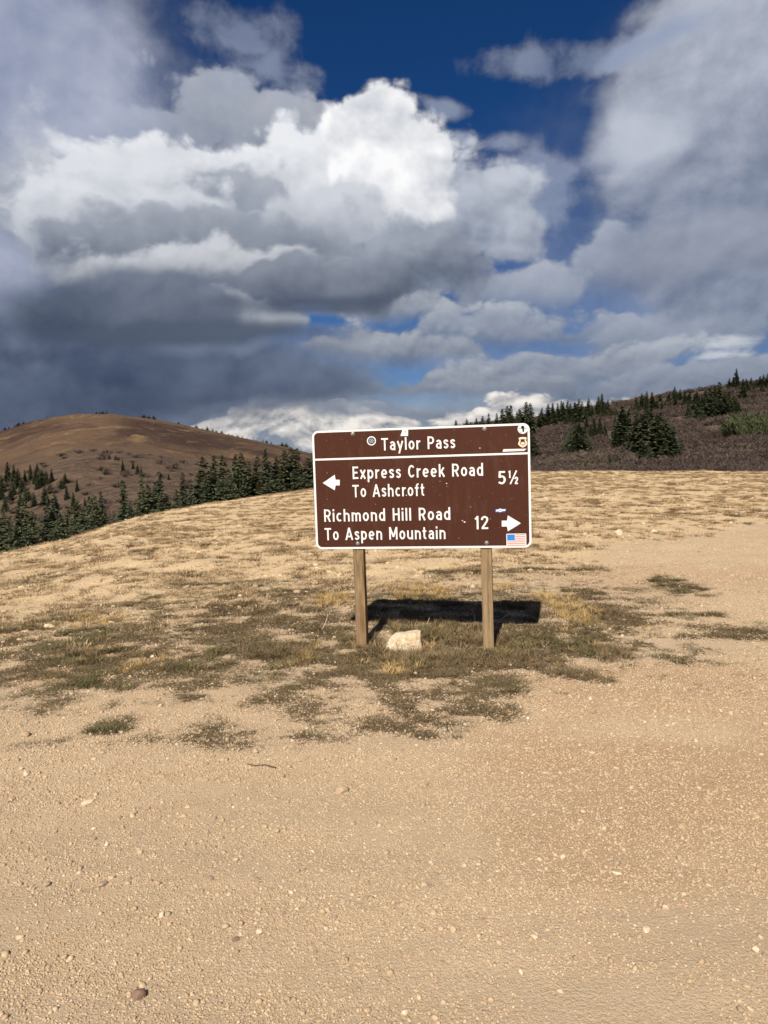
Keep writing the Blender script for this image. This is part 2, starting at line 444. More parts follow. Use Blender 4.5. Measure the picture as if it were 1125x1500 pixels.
# ---- ground material: tan decomposed-granite soil, mossy thatch where plants grow
mat_ground, nt, b = new_mat('soil', 0.95, 0.1)
v = objco(nt)
n1, n2 = tnoise(nt, 0.6, 5, .6, v), tnoise(nt, 4.5, 6, .65, v)
n3 = tnoise(nt, 85, 5, .7, v); n4 = tnoise(nt, 260, 3, .6, v)
c = mixcol(nt, ((n1 - .5) * 2.4 + .5).clamp(), (0.49, 0.352, 0.215), (0.575, 0.43, 0.28))
c = mixcol(nt, ((n2 - .5) * 3.0 + .35).clamp() * 0.45, c, (0.40, 0.275, 0.155))
c = mixcol(nt, ((n3 - .5) * 3.4 + .4).clamp() * 0.5, c, (0.34, 0.245, 0.15))
c = mixcol(nt, ((n4 - .56) * 7.0).clamp() * 0.7, c, (0.66, 0.54, 0.38))
red = attr(nt, 'red')
c = mixcol(nt, red * 0.75, c, (0.40, 0.245, 0.13))
rs = attr(nt, 'rise')
c = mixcol(nt, rs * ((tnoise(nt, 2.2, 5, .7, v) - .5) * 4.0 + .45).clamp() * 0.5, c, (0.42, 0.29, 0.155))
c = mixcol(nt, rs * 0.6, c, (0.66, 0.475, 0.26))
wr = tnoise(nt, 1.0, 5, .65, objco(nt, (.5, 2.2, 1)))
c = mixcol(nt, ((wr - .5) * 5 + .2).clamp() * .35, c, (0.37, 0.28, 0.185))
cv = attr(nt, 'cover')
th = mixcol(nt, ((n3 - .5) * 3 + .5).clamp(), (0.075, 0.053, 0.028), (0.18, 0.125, 0.064))
n5 = tnoise(nt, 22, 5, .7, v)
c = mixcol(nt, (cv + (n5 - .5) * 2.2 - .12).smooth(.15, .55) * cv._m('GREATER_THAN', .02) * .9, c, th)
nt.links.new(c, b.inputs['Base Color'])
vg = nt.nodes.new('ShaderNodeTexVoronoi'); vg.inputs['Scale'].default_value = 85; nt.links.new(v, vg.inputs['Vector'])
bump(nt, b, n3 * 0.9 + n4 * 0.5 + n2 * 0.5 + (1.0 - E(nt, vg.outputs['Distance'])) * 0.3, 0.75, 0.012)

# ---- ground sheet: rings round the viewer, close together near by, out to the horizon
def polar_grid(angs, rads, zf):
    A, D = np.meshgrid(angs, rads)
    X, Y = D * np.sin(A), D * np.cos(A)
    Z = zf(X, Y)
    V = np.stack([X, Y, Z], -1).reshape(-1, 3)
    nr, na = A.shape
    i = np.arange(nr * na).reshape(nr, na)
    F = np.stack([i[:-1, :-1], i[1:, :-1], i[1:, 1:], i[:-1, 1:]], -1).reshape(-1, 4)
    return V, F[:, ::-1]
fine = np.linspace(R(-33), R(33), 300)
side = np.linspace(R(33), R(327), 110)[1:-1]
angs = np.concatenate([fine, side, [fine[0] + 2 * math.pi]])
rads = np.concatenate([np.linspace(0.02, 1.6, 12)[:-1], 1.6 * np.exp(np.linspace(0, math.log(75 / 1.6), 500)), 75 * np.exp(np.linspace(0, math.log(9000 / 75), 60))[1:]])
V, F = polar_grid(angs, rads, ground_z)
me = np_mesh('ground', V, F, mat_ground, True)
dd = np.hypot(V[:, 0], V[:, 1])
near = (dd < 19) & (dd > 3.5) & (np.abs(np.arctan2(V[:, 0], V[:, 1])) < 0.6)
cov = np.zeros(len(V)); cov[near] = np.maximum(grass_cover(V[near, 0], V[near, 1]), 0.5 * gold_cover(V[near, 0], V[near, 1]))
at = me.attributes.new('cover', 'FLOAT', 'POINT'); at.data.foreach_set('value', cov.astype(np.float32))
at = me.attributes.new('rise', 'FLOAT', 'POINT'); at.data.foreach_set('value', rise_mask(V[:, 0], V[:, 1]).astype(np.float32))
rd = np.zeros(len(V)); nr = (dd < 14) & (dd > 1.5)
rd[nr] = _cover([(1.6, 3.6, 1.3, .8, .9), (2.2, 5.2, 1.5, .8, .8), (0.9, 3.2, .6, .5, .7), (-2.3, 6.1, .9, .5, .9), (4.5, 9.5, 3, 1.2, .6), (2.9, 4.2, 1.0, .6, .9)], V[nr, 0], V[nr, 1], fbm(V[nr, 0] / .8, V[nr, 1] / .4, 3, 61) * .6)
at = me.attributes.new('red', 'FLOAT', 'POINT'); at.data.foreach_set('value', rd.astype(np.float32))
tag(link(bpy.data.objects.new('ground', me)), 'tan gravel pull-out rising to a dry tussocky crest', kind='structure')

# ------------------------------------------------------------------ hills behind the crest
def ridge(pts):
    a = np.array([az_el(p[0], p[1])[0] for p in pts]); e = np.array([az_el(p[0], p[1])[1] for p in pts])
    return a, e, np.array([p[2] for p in pts], float)
# bare dome to the left: skyline pixels with the distance of the skyline
_la, _le, _ld = ridge([(-2200, 700, 700), (-700, 690, 640), (-250, 668, 620), (0, 633, 600), (40, 621, 590), (80, 612, 580), (120, 608, 570), (165, 608, 560), (230, 616, 560), (300, 631, 550), (360, 643, 540), (420, 655, 530), (470, 668, 520), (560, 690, 500), (700, 715, 480)])
def bare_hill_z(x, y):
    d = np.hypot(x, y); a = np.arctan2(x, y)
    el, D = np.interp(a, _la, _le), np.interp(a, _la, _ld)
    d0 = 62.0
    z0 = np.interp(a, [-0.9, -0.46, -0.2, -0.05, 0.1], [-12, -9.5, -6.5, -5.0, -4.0])
    zp = CAM_H + D * np.tan(el)
    s = (d - d0) / (D - d0)
    up = z0 + (zp - z0) * (1 - (1 - np.clip(s, 0, 1)) ** 1.35) - 6 * np.sin(np.pi * np.clip(s, 0, 1)) ** 2
    z = np.where(s > 1, zp - 0.00022 * (d - D) ** 2 * 4 - 0.02 * (d - D), up)
    amp = sstep(0, .15, s) * sstep(1.0, .8, s) + 0.15
    z = z + amp * (fbm(x / 60, y / 60, 4, 71) * 2.6 + np.abs(fbm(x / 28 + y / 90, y / 60, 3, 72)) * -1.3) + fbm(x / 12, y / 12, 2, 73) * .35
    return z
_ra, _re, _rd = ridge([(430, 700, 120), (560, 668, 140), (640, 636, 165), (690, 620, 190), (760, 613, 205), (800, 607, 215), (850, 597, 225), (900, 588, 235), (940, 581, 240), (1000, 574, 245), (1060, 565, 250), (1125, 557, 250), (1300, 540, 250), (1700, 530, 250), (3200, 520, 250)])
def scrub_hill_z(x, y):
    d = np.hypot(x, y); a = np.arctan2(x, y)
    el, D = np.interp(a, _ra, _re), np.interp(a, _ra, _rd)
    d0 = 44.0
    z0 = np.interp(a, [-0.05, 0.05, 0.2, 0.5], [-4.5, -2.6, -1.25, -1.1])
    zp = CAM_H + D * np.tan(el)
    s = np.clip((d - d0) / (D - d0), 0, 1)
    up = z0 + (zp - z0) * s ** 1.08
    z = np.where(d > D, zp - 0.0011 * (d - D) ** 2, up)
    amp = sstep(0, .2, s) * sstep(1.0, .8, s)
    return z + amp * fbm(x / 22, y / 22, 3, 81) * 1.0 + fbm(x / 5, y / 5, 2, 82) * .12
mat_bare, nt, b = new_mat('alpine_turf', 0.95, 0.1)
v = objco(nt, (0.010, 0.010, 0.03)); v2 = objco(nt, (1, 1, 1)); v3 = objco(nt, (0.03, 0.012, 0.05))
a1 = tnoise(nt, 1.2, 7, .62, v, dist=.6); a2 = tnoise(nt, 3.2, 6, .65, v3, dist=.8); a3 = tnoise(nt, 0.35, 5, .7, v2); a4 = tnoise(nt, 0.09, 6, .7, v2, dist=.5)
c = mixcol(nt, ((a1 - .5) * 8.0 + .45).clamp(), (0.060, 0.035, 0.024), (0.135, 0.083, 0.047))
c = mixcol(nt, ((a2 - .55) * 8.0).clamp() * .75, c, (0.25, 0.155, 0.075))  # sunlit gold over cloud-dark brown, painted into the turf colour
c = mixcol(nt, ((a4 - .53) * 7.0).clamp() * .6, c, (0.075, 0.045, 0.036))
c = mixcol(nt, ((a3 - .5) * 4.0 + .3).clamp() * .35, c, (0.06, 0.04, 0.03))
lowm = attr(nt, 'low')
c = mixcol(nt, (lowm + (a4 - .5) * 1.2 * lowm).clamp() * .85, c, mixcol(nt, ((a3 - .5) * 4 + .5).clamp(), (0.070, 0.047, 0.034), (0.15, 0.10, 0.064)))
nt.links.new(c, b.inputs['Base Color'])
bump(nt, b, a3 + a4 * 2.0, 1.0, 1.2)
angs = np.linspace(R(-75), R(8), 260); rads = 62 * np.exp(np.linspace(0, math.log(1000 / 62), 240))
V, F = polar_grid(angs, rads, bare_hill_z)
me = np_mesh('bare_hill', V, F, mat_bare, True)
dd = np.hypot(V[:, 0], V[:, 1])
at = me.attributes.new('low', 'FLOAT', 'POINT'); at.data.foreach_set('value', sstep(330, 180, dd + 60 * fbm(V[:, 0] / 50, V[:, 1] / 50, 3, 91)).astype(np.float32))
tag(link(bpy.data.objects.new('bare_hill', me)), 'bare rounded brown hill with sunlit golden patches painted on', kind='structure')

mat_scrub, nt, b = new_mat('scrub_soil', 0.95, 0.1)
v = objco(nt); s1 = tnoise(nt, .06, 5, .65, v, dist=.5); s2 = tnoise(nt, .8, 5, .7, v)
c = mixcol(nt, ((s2 - .5) * 4 + .5).clamp(), (0.055, 0.042, 0.032), (0.115, 0.085, 0.06))
gold = attr(nt, 'gold')
c = mixcol(nt, (gold + (s1 - .5) * 2.0 * gold).clamp(), c, mixcol(nt, ((s2 - .5) * 3 + .5).clamp(), (0.17, 0.105, 0.05), (0.29, 0.195, 0.095)))
c = mixcol(nt, ((s1 - .50) * 8).clamp() * .6, c, (0.17, 0.118, 0.075))
nt.links.new(c, b.inputs['Base Color']); bump(nt, b, s2, 1.0, .3)
angs = np.linspace(R(-4), R(75), 240); rads = 44 * np.exp(np.linspace(0, math.log(430 / 44), 190))
V, F = polar_grid(angs, rads, scrub_hill_z)
me = np_mesh('scrub_hillside', V, F, mat_scrub, True)
dd = np.hypot(V[:, 0], V[:, 1]); aa = np.arctan2(V[:, 0], V[:, 1])
gfac = sstep(-40, 10, dd - np.interp(aa, _ra, _rd) + 14 * fbm(V[:, 0] / 20, V[:, 1] / 20, 3, 92)) * sstep(0.52, 0.40, aa)
at = me.attributes.new('gold', 'FLOAT', 'POINT'); at.data.foreach_set('value', gfac.astype(np.float32))
tag(link(bpy.data.objects.new('scrub_hillside', me)), 'hillside of leafless brown scrub behind the crest', kind='structure')

# ------------------------------------------------------------------ the road sign
SW, SHT = 1.83, 1.018                                   # panel width and height
SYAW, STILT = R(10.6), R(0.80)
SB = Vector((0.309, 6.44, 0.846))                       # middle of the panel's lower edge
_ax = Vector((math.cos(SYAW), -math.sin(SYAW), 0)); _az = Vector((0, 0, 1))
SX = _ax * math.cos(STILT) + _az * math.sin(STILT); SZ = _az * math.cos(STILT) - _ax * math.sin(STILT)
SY = SZ.cross(SX)                                       # points away from the viewer
def sign_xz(px, py, yoff=0.0):
    """photo pixel -> (across, up) on the sign's plane, measured from the middle of its lower edge"""
    d = ray(px, py); o = Vector((0, 0, CAM_H)); P = SB + SY * yoff
    t = (P - o).dot(SY) / d.dot(SY); q = o + d * t - SB
    return q.dot(SX), q.dot(SZ)
def crop(cx, cy): return sign_xz(440 + cx / 3.125, 600 + cy / 3.125)
_base = SB - SZ * SB.z
sign = bpy.data.objects.new('road_sign', None); link(sign)
_g0 = gz(_base.x, _base.y)
sign.matrix_world = Matrix(((SX.x, SY.x, SZ.x, _base.x), (SX.y, SY.y, SZ.y, _base.y), (SX.z, SY.z, SZ.z, _g0), (0, 0, 0, 1)))
LZ = SB.z - _g0                                         # panel's lower edge above the sign's own base
tag(sign, 'brown road sign with white lettering and arrows on two wooden posts', 'road sign')

def plate(name, outline, y0, y1, mat, parent=sign):
    """flat plate: outline [(x,z)] counter-clockwise as seen by the viewer, from y0 (front) back to y1"""
    n = len(outline)
    vs = [(x, y0, z) for x, z in outline] + [(x, y1, z) for x, z in outline]
    fs = [tuple(range(n)), tuple(range(2 * n - 1, n - 1, -1))] + [(i, n + i, n + (i + 1) % n, (i + 1) % n) for i in range(n)]
    return mesh_obj(name, vs, fs, mat, parent)
def rrect(x0, x1, z0, z1, r, k=8):
    pts = []
    for cx, cz, a0 in ((x1 - r, z0 + r, -90), (x1 - r, z1 - r, 0), (x0 + r, z1 - r, 90), (x0 + r, z0 + r, 180)):
        for i in range(k + 1):
            a = R(a0 + 90 * i / k); pts.append((cx + r * math.cos(a), cz + r * math.sin(a)))
    return pts
def disc(cx, cz, r, k=28, sx=1.0): return [(cx + r * sx * math.cos(2 * math.pi * i / k), cz + r * math.sin(2 * math.pi * i / k)) for i in range(k)]

mat_brown, nt, b = new_mat('sign_brown', 0.5, 0.12)
v = objco(nt); f1 = tnoise(nt, 3, 5, .6, v); f2 = tnoise(nt, 45, 3, .6, v); f3 = tnoise(nt, 9, 5, .7, objco(nt, (1, 1, .25)))
c = mixcol(nt, ((f1 - .5) * 2 + .5).clamp(), (0.054, 0.019, 0.0105), (0.062, 0.022, 0.0125))
c = mixcol(nt, ((f2 - .68) * 16).clamp() * .55, c, (0.30, 0.19, 0.14))
c = mixcol(nt, ((f3 - .54) * 6).clamp() * .45, c, (0.095, 0.048, 0.033))
nt.links.new(c, b.inputs['Base Color']); nt.links.new(((f1 * .25) + .32).v, b.inputs['Roughness']); bump(nt, b, f1, .25, .01)
mat_white = plain('sign_white', (0.68, 0.66, 0.62), 0.45, .3, .06, 25)
mat_alu = plain('aluminium', (0.45, 0.45, 0.44), 0.45, .5, .1, 30, metal=.8)
mat_bolt = plain('bolt_zinc', (0.26, 0.28, 0.25), 0.45, .4, .3, 120, metal=.6)
mat_dark = plain('dark_print', (0.02, 0.02, 0.022), 0.5)
mat_grey = plain('grey_print', (0.28, 0.30, 0.32), 0.5, var=.3, scale=150)
T = 0.004
panel = plate('panel', [(x, z) for x, z in rrect(-SW / 2, SW / 2, LZ, LZ + SHT, .055)], -T, T, mat_brown)
plate('backing', rrect(-SW / 2 + .001, SW / 2 - .001, LZ + .001, LZ + SHT - .001, .054), T + .0005, T + .003, mat_alu)
# white border ring
o_ = rrect(-SW / 2 + .001, SW / 2 - .001, LZ + .001, LZ + SHT - .001, .054); i_ = rrect(-SW / 2 + .018, SW / 2 - .018, LZ + .018, LZ + SHT - .018, .038)
n = len(o_)
vs = [(x, -T - .0008, z) for x, z in o_] + [(x, -T - .0008, z) for x, z in i_] + [(x, -T, z) for x, z in o_] + [(x, -T, z) for x, z in i_]
fs = []
for k in range(n):
    j = (k + 1) % n
    fs += [(k, j, n + j, n + k), (2 * n + k, 2 * n + j, j, k), (n + k, n + j, 3 * n + j, 3 * n + k)]
mesh_obj('border', vs, fs, mat_white, panel)
# the line under the title
(xa, za), (xb, zb) = crop(64, 231), crop(1048, 198)
zl = LZ + 0.5 * (za + zb); plate('divider_line', [(-SW / 2 + .0185, zl - .008), (SW / 2 - .0185, zl - .008), (SW / 2 - .0185, zl + .008), (-SW / 2 + .0185, zl + .008)], -T - .0008, -T, mat_white, panel)

# ---- lettering: strokes of even width, as on highway signs
def arc(cx, cy, rx, ry, a0, a1, k=14): return [(cx + rx * math.cos(R(a0 + (a1 - a0) * i / k)), cy + ry * math.sin(R(a0 + (a1 - a0) * i / k))) for i in range(k + 1)]
def crom(p, k=5):
    q = [p[0]] + list(p) + [p[-1]]; out = []
    for i in range(1, len(q) - 2):
        for j in range(k):
            t = j / k
            out.append(tuple(0.5 * (2 * q[i][c] + (q[i + 1][c] - q[i - 1][c]) * t + (2 * q[i - 1][c] - 5 * q[i][c] + 4 * q[i + 1][c] - q[i + 2][c]) * t * t + (3 * q[i][c] - q[i - 1][c] - 3 * q[i + 1][c] + q[i + 2][c]) * t ** 3) for c in (0, 1)))
    return out + [tuple(p[-1])]
_o = lambda: arc(.25, .36, .17, .285, 0, 360, 26)
_s = crom([(.345, .53), (.29, .62), (.2, .645), (.1, .59), (.1, .475), (.2, .385), (.31, .30), (.335, .18), (.27, .09), (.18, .072), (.065, .16)])
_P = [[(.08, 0), (.08, 1)], [(.08, .92), (.29, .92)] + arc(.29, .69, .18, .23, 90, -90) + [(.08, .46)]]
G = {
 'T': (.56, [[(0, .92), (.56, .92)], [(.28, .92), (.28, 0)]]),
 'a': (.46, [[(.38, 0), (.38, .45)] + arc(.22, .45, .16, .195, 0, 150), [(.38, .41), (.24, .41)] + arc(.24, .24, .165, .17, 90, 270) + [(.38, .13)]]),
 'y': (.50, [[(.05, .72), (.265, .06)], [(.45, .72), (.15, -.27)]]),
 'l': (.16, [[(.08, 0), (.08, 1)]]), 'o': (.50, [_o()]),
 'r': (.34, [[(.08, 0), (.08, .72)], arc(.32, .41, .24, .235, 180, 88)]),
 'P': (.54, _P), 's': (.41, [_s]),
 'E': (.48, [[(.08, 0), (.08, 1)], [(.08, .92), (.47, .92)], [(.08, .51), (.41, .51)], [(.08, .08), (.47, .08)]]),
 'x': (.46, [[(.05, 0), (.41, .72)], [(.41, 0), (.05, .72)]]),
 'p': (.50, [[(.08, -.27), (.08, .72)], _o()]),
 'e': (.50, [[(.42, .36), (.08, .36)], arc(.25, .36, .17, .285, 0, 312, 24)]),
 'C': (.54, [arc(.285, .5, .205, .42, 42, 318, 26)]),
 'k': (.47, [[(.08, 0), (.08, 1)], [(.08, .26), (.40, .72)], [(.2, .43), (.43, 0)]]),
 'R': (.55, _P + [[(.28, .46), (.47, 0)]]),
 'd': (.50, [[(.42, 0), (.42, 1)], _o()]),
 'A': (.62, [[(.05, 0), (.31, .99)], [(.31, .99), (.57, 0)], [(.14, .29), (.48, .29)]]),
 'h': (.50, [[(.08, 0), (.08, 1)], arc(.25, .44, .17, .2, 180, 0) + [(.42, 0)]]),
 'c': (.44, [arc(.25, .36, .17, .285, 48, 312, 22)]),
 'f': (.34, [arc(.29, .78, .14, .145, 80, 180) + [(.15, 0)], [(0, .64), (.31, .64)]]),
 't': (.34, [[(.14, .95), (.14, .21)] + arc(.28, .21, .14, .14, 180, 275), [(0, .64), (.31, .64)]]),
 'i': (.16, [[(.08, 0), (.08, .72)], [(.08, .84), (.08, 1)]]),
 'm': (.74, [[(.08, 0), (.08, .72)], arc(.225, .47, .145, .17, 180, 0) + [(.37, 0)], arc(.515, .47, .145, .17, 180, 0) + [(.66, 0)]]),
 'n': (.50, [[(.08, 0), (.08, .72)], arc(.25, .44, .17, .2, 180, 0) + [(.42, 0)]]),
 'H': (.56, [[(.08, 0), (.08, 1)], [(.48, 0), (.48, 1)], [(.08, .51), (.48, .51)]]),
 'M': (.70, [[(.08, 0), (.08, 1)], [(.62, 0), (.62, 1)], [(.09, .97), (.35, .22)], [(.35, .22), (.61, .97)]]),
 'u': (.50, [[(.08, .72), (.08, .28)] + arc(.25, .28, .17, .205, 180, 360), [(.42, 0), (.42, .72)]]),
 '5': (.50, [[(.45, .92), (.12, .92)], [(.13, .98), (.10, .50)], crom([(.10, .52), (.23, .60), (.37, .53), (.42, .34), (.36, .15), (.22, .075), (.05, .17)])]),
 '1': (.28, [[(.02, .76), (.19, .93)], [(.18, 1), (.18, 0)]]),
 '2': (.50, [crom([(.06, .70), (.11, .86), (.25, .925), (.39, .86), (.42, .70), (.33, .50), (.08, .09)]), [(.03, .08), (.48, .08)]]),
 ' ': (.30, []),
}
def ribbon(pts, hw, y, mapf, vs, fs):
    pts = [Vector(p) for p in pts]; n = len(pts); closed = (pts[0] - pts[-1]).length < 1e-5
    b0 = len(vs)
    for i in range(n):
        if closed: t1, t2 = (pts[i] - pts[i - 1 if i else n - 2]), (pts[i + 1 if i < n - 1 else 1] - pts[i])
        else: t1 = pts[i] - pts[max(0, i - 1)]; t2 = pts[min(n - 1, i + 1)] - pts[i]
        if t1.length < 1e-9: t1 = t2
        if t2.length < 1e-9: t2 = t1
        t = (t1.normalized() + t2.normalized()).normalized(); nn = Vector((-t.y, t.x)); k = hw / max(.5, nn.dot(Vector((-t1.normalized().y, t1.normalized().x))))
        for sgn in (1, -1):
            q = pts[i] + nn * (k * sgn); x, z = mapf(q.x, q.y); vs.append((x, y, z))
    for i in range(n - 1): fs.append((b0 + 2 * i, b0 + 2 * i + 1, b0 + 2 * i + 3, b0 + 2 * i + 2))
def text_w(s, sp=.13): return sum(G[ch][0] + sp for ch in s) - sp
def lettering(text, p0, p1, cap, mat=mat_white, sp=.13, label=None):
    """text whose baseline runs from p0 to p1 (panel coordinates)"""
    wd = text_w(text, sp); ex = (p1[0] - p0[0]) / wd; ez = (p1[1] - p0[1]) / wd
    x = 0.0
    for word in text.split(' '):
        vs, fs = [], []; y = -T - .0009
        for ch in word:
            gw, st = G[ch]
            for s_ in st:
                ribbon(s_, .065, y, lambda a, c_, x=x: (p0[0] + (x + a) * ex, LZ + p0[1] + (x + a) * ez + c_ * cap), vs, fs)
                y -= .00004
            x += gw + sp
        x += G[' '][0] + sp
        mesh_obj('lettering', vs, fs, mat, panel)['label'] = 'white lettering reading ' + word
def line(text, cx0, cy0, cx1, cy1, caps):
    a, b_ = crop(cx0, cy0), crop(cx1, cy1)
    zm = 0.5 * (a[1] + b_[1]); cap = caps / 3.125 * (SHT / 177)
    lettering(text, (a[0], zm), (b_[0], zm), cap)
line('Taylor Pass', 372, 188, 710, 176, 57)
line('Express Creek Road', 240, 318, 838, 303, 58)
line('To Ashcroft', 240, 402, 570, 394, 58)
line('5', 905, 343, 942, 341, 60)
line('Richmond Hill Road', 110, 515, 688, 503, 58)
line('To Aspen Mountain', 113, 598, 666, 592, 58)
line('12', 800, 548, 862, 547, 60)
# one half
vs, fs = [], []
xa, za = crop(954, 341); cap = 60 / 3.125 * (SHT / 177); hx = cap * .95
y = -T - .0009
for s_, ox, oz, k in [(G['1'][1], 0, .45, .55), (G['2'][1], .46, 0, .52), ([[(.12, 0), (.62, 1)]], 0, 0, 1)]:
    for q in s_:
        ribbon(q, .10 if k < 1 else .055, y, lambda a, c_: (xa + (a * k + ox) * hx, LZ + za + (c_ * k + oz) * cap), vs, fs); y -= .00004
mesh_obj('lettering', vs, fs, mat_white, panel)['label'] = 'white one-half fraction after the five'
def arrow(tip, hx, h0, h1, tx, s0, s1):
    f = lambda x, y: (lambda q: (q[0], LZ + q[1]))(crop(x, y))
    pts = [f(*tip), f(hx, h0), f(hx + (4 if tx > hx else -4), s0), f(tx, s0), f(tx, s1), f(hx + (4 if tx > hx else -4), s1), f(hx, h1)]
    if tx < hx: pts = pts[::-1]
    return plate('arrow', pts[::-1] if tx > hx else pts[::-1], -T - .0012, -T, mat_white, panel)
arrow((103, 336), 158, 298, 369, 181, 321, 347)['label'] = 'white arrow pointing left'
arrow((1010, 520), 950, 484, 557, 922, 508, 535)['label'] = 'white arrow pointing right'

# ---- bolts, stickers and scars
def bolt(cx, cy):
    x, z = crop(cx, cy)
    vs, fs = [], []
    for k, (r, y) in enumerate(((.017, -T - .0001), (.017, -T - .003), (.010, -T - .0035), (.009, -T - .008), (.004, -T - .010))):
        vs += [(x + r * math.cos(i * math.pi / 6), y, LZ + z + r * math.sin(i * math.pi / 6)) for i in range(12)]
        if k: fs += [((k - 1) * 12 + i, k * 12 + i, k * 12 + (i + 1) % 12, (k - 1) * 12 + (i + 1) % 12) for i in range(12)]
    fs.append(tuple(range(48, 60)))
    mesh_obj('bolt', vs, fs, mat_bolt, sign)
for q in ((240, 110), (843, 87), (263, 612), (853, 609)): bolt(*q)
def LZc(cx, cy): x, z = crop(cx, cy); return x, LZ + z
U1 = (SHT / 177) / 3.125                                  # metres per crop pixel
YS = -T - .0011
x, z = LZc(326, 143); st = plate('sticker', disc(x, z, 21 * U1), YS, -T, mat_white); st['label'] = 'round white sticker with dark centre beside the title'
plate('print', disc(x, z, 16 * U1), YS - .0004, YS, mat_dark, st)
for k in range(6):
    a = k * math.pi / 3 + .2; plate('print', disc(x + 8.5 * U1 * math.cos(a), z + 8.5 * U1 * math.sin(a), 3.6 * U1, 10), YS - .0008, YS - .0004, mat_grey, st)
plate('print', disc(x, z, 4 * U1, 10), YS - .0008, YS - .0004, mat_grey, st)
x, z = LZc(476, 103); st = plate('sticker', [(x + p * U1, z + q * U1) for p, q in ((-18, -17), (17, -18), (18, 8), (10, 17), (-6, 18), (-10, 4))], YS, -T, mat_white); st['label'] = 'torn white sticker on the upper edge above the title'
plate('print', disc(x + 4 * U1, z + 1 * U1, 4 * U1, 9), YS - .0004, YS, mat_grey, st)
x, z = LZc(1018, 88); st = plate('sticker', disc(x, z, 22 * U1), YS, -T, mat_white); st['label'] = 'round white sticker with dark figure in the upper corner'
plate('print', disc(x, z + 6 * U1, 8 * U1, 14), YS - .0004, YS, mat_dark, st)
plate('print', [(x + p * U1, z + q * U1) for p, q in ((-1, -14), (6, -14), (7, 0), (-2, 0))], YS - .0005, YS, mat_dark, st)
for a, c_, w_ in ((-13, 1, 5), (13, 1, 5), (-8, -15, 4)): plate('print', disc(x + a * U1, z + c_ * U1, w_ * U1 * .55, 8, 2), YS - .0004, YS, mat_grey, st)
x, z = LZc(1018, 150)
mat_tan = plain('sticker_tan', (0.72, 0.56, 0.44), .5); mat_ochre = plain('sticker_ochre', (.30, .19, .07), .5)
shl = [(0, -23), (12, -17), (20, -8), (19, 0), (15, 6), (15, 12), (18, 20), (10, 23), (-10, 23), (-18, 20), (-15, 12), (-15, 6), (-19, 0), (-20, -8), (-12, -17)]
st = plate('sticker', [(x + p * U1, z + q * U1) for p, q in shl], YS, -T, mat_tan); st['label'] = 'small tan shield sticker with dark emblem'
plate('print', [(x + p * U1 * .66, z + q * U1 * .66) for p, q in shl], YS - .0004, YS, mat_ochre, st)
plate('print', [(x + p * U1, z + q * U1) for p, q in ((-8, 3), (8, 3), (6, 13), (-7, 13))], YS - .0008, YS - .0004, mat_dark, st)
plate('print', [(x + p * U1, z + q * U1) for p, q in ((-6, -9), (6, -9), (8, -2), (0, 1), (-8, -2))], YS - .0008, YS - .0004, mat_tan, st)
# slanted white strip: the print on it is too small to read in the photograph
f = lambda a, c_: LZc(a, c_)
st = plate('sticker', [f(926, 193), f(1024, 189), f(1036, 179), f(930, 181)], YS, -T, mat_white); st['label'] = 'narrow slanted white strip sticker above the line'
for k, t in enumerate((944, 953, 963, 974, 984, 995, 1004, 1014)):
    plate('print', [f(t, 190.5 - k * .3), f(t + 2.0, 190.4 - k * .3), f(t + 4, 184 - k * .3), f(t + 2.2, 184.1 - k * .3)], YS - .0004, YS, mat_brown, st)
mat_blue = plain('print_blue', (.02, .12, .42), .5); mat_red = plain('print_red', (.62, .17, .13), .5); mat_flagblue = plain('flag_blue', (.03, .19, .50), .5)
st = plate('sticker', [f(892, 470), f(938, 469), f(942, 453), f(893, 456)], YS, -T, mat_blue); st['label'] = 'small blue sticker with white bar and disc above the right arrow'
plate('print', [f(896, 466), f(938, 463), f(940, 456), f(896, 458)], YS - .0004, YS, mat_white, st)
x, z = LZc(915, 461); plate('print', disc(x, z, 8 * U1, 14), YS - .0006, YS, mat_white, st); plate('print', disc(x, z, 3 * U1, 10), YS - .001, YS - .0006, mat_blue, st)
# flag sticker
x0, z0 = LZc(944, 625); x1, z1 = LZc(1034, 567)
fl = plate('flag_sticker', rrect(x0, x1, z0, z1, .006, 3), YS, -T, mat_white); fl['label'] = 'small flag sticker with red stripes in the lower corner'
mg = .006; xa, xb, za, zb = x0 + mg, x1 - mg, z0 + mg * .6, z1 - mg; hh = (zb - za) / 13
for k in range(7):
    zz = za + 2 * k * hh; xs = xa if k < 3 else xa + (xb - xa) * .42
    plate('stripe', [(xs, zz), (xb, zz), (xb, zz + hh), (xs, zz + hh)], YS - .0004, YS, mat_red, fl)
plate('canton', [(xa, zb - 7 * hh), (xa + (xb - xa) * .415, zb - 7 * hh), (xa + (xb - xa) * .415, zb), (xa, zb)], YS - .0004, YS, mat_flagblue, fl)
x, z = LZc(560, 171)
plate('scar', [(x + p * U1, z + q * U1) for p, q in ((-10, -5), (6, -6), (11, 0), (8, 5), (-4, 3), (-11, 4))], YS - .0008, -T, mat_dark)['label'] = 'dark scuff in the title'
x, z = LZc(506, 128)
plate('scar', [(x + p * U1, z + q * U1) for p, q in ((-5, -5), (4, -6), (5, 2), (2, 6), (-4, 4))], YS, -T, mat_dark)
for cx, cy, r in ((822, 176, 4), (123, 290, 3), (123, 411, 3), (752, 514, 6), (742, 508, 4), (670, 338, 4), (640, 328, 3), (345, 433, 3), (726, 588, 3), (486, 392, 4), (780, 445, 3), (870, 500, 3)):
    x, z = LZc(cx, cy); plate('scratch', disc(x, z, r * U1 * .55, 6, 1.4), YS + .0003, -T, mat_grey if r == 3 else mat_white)

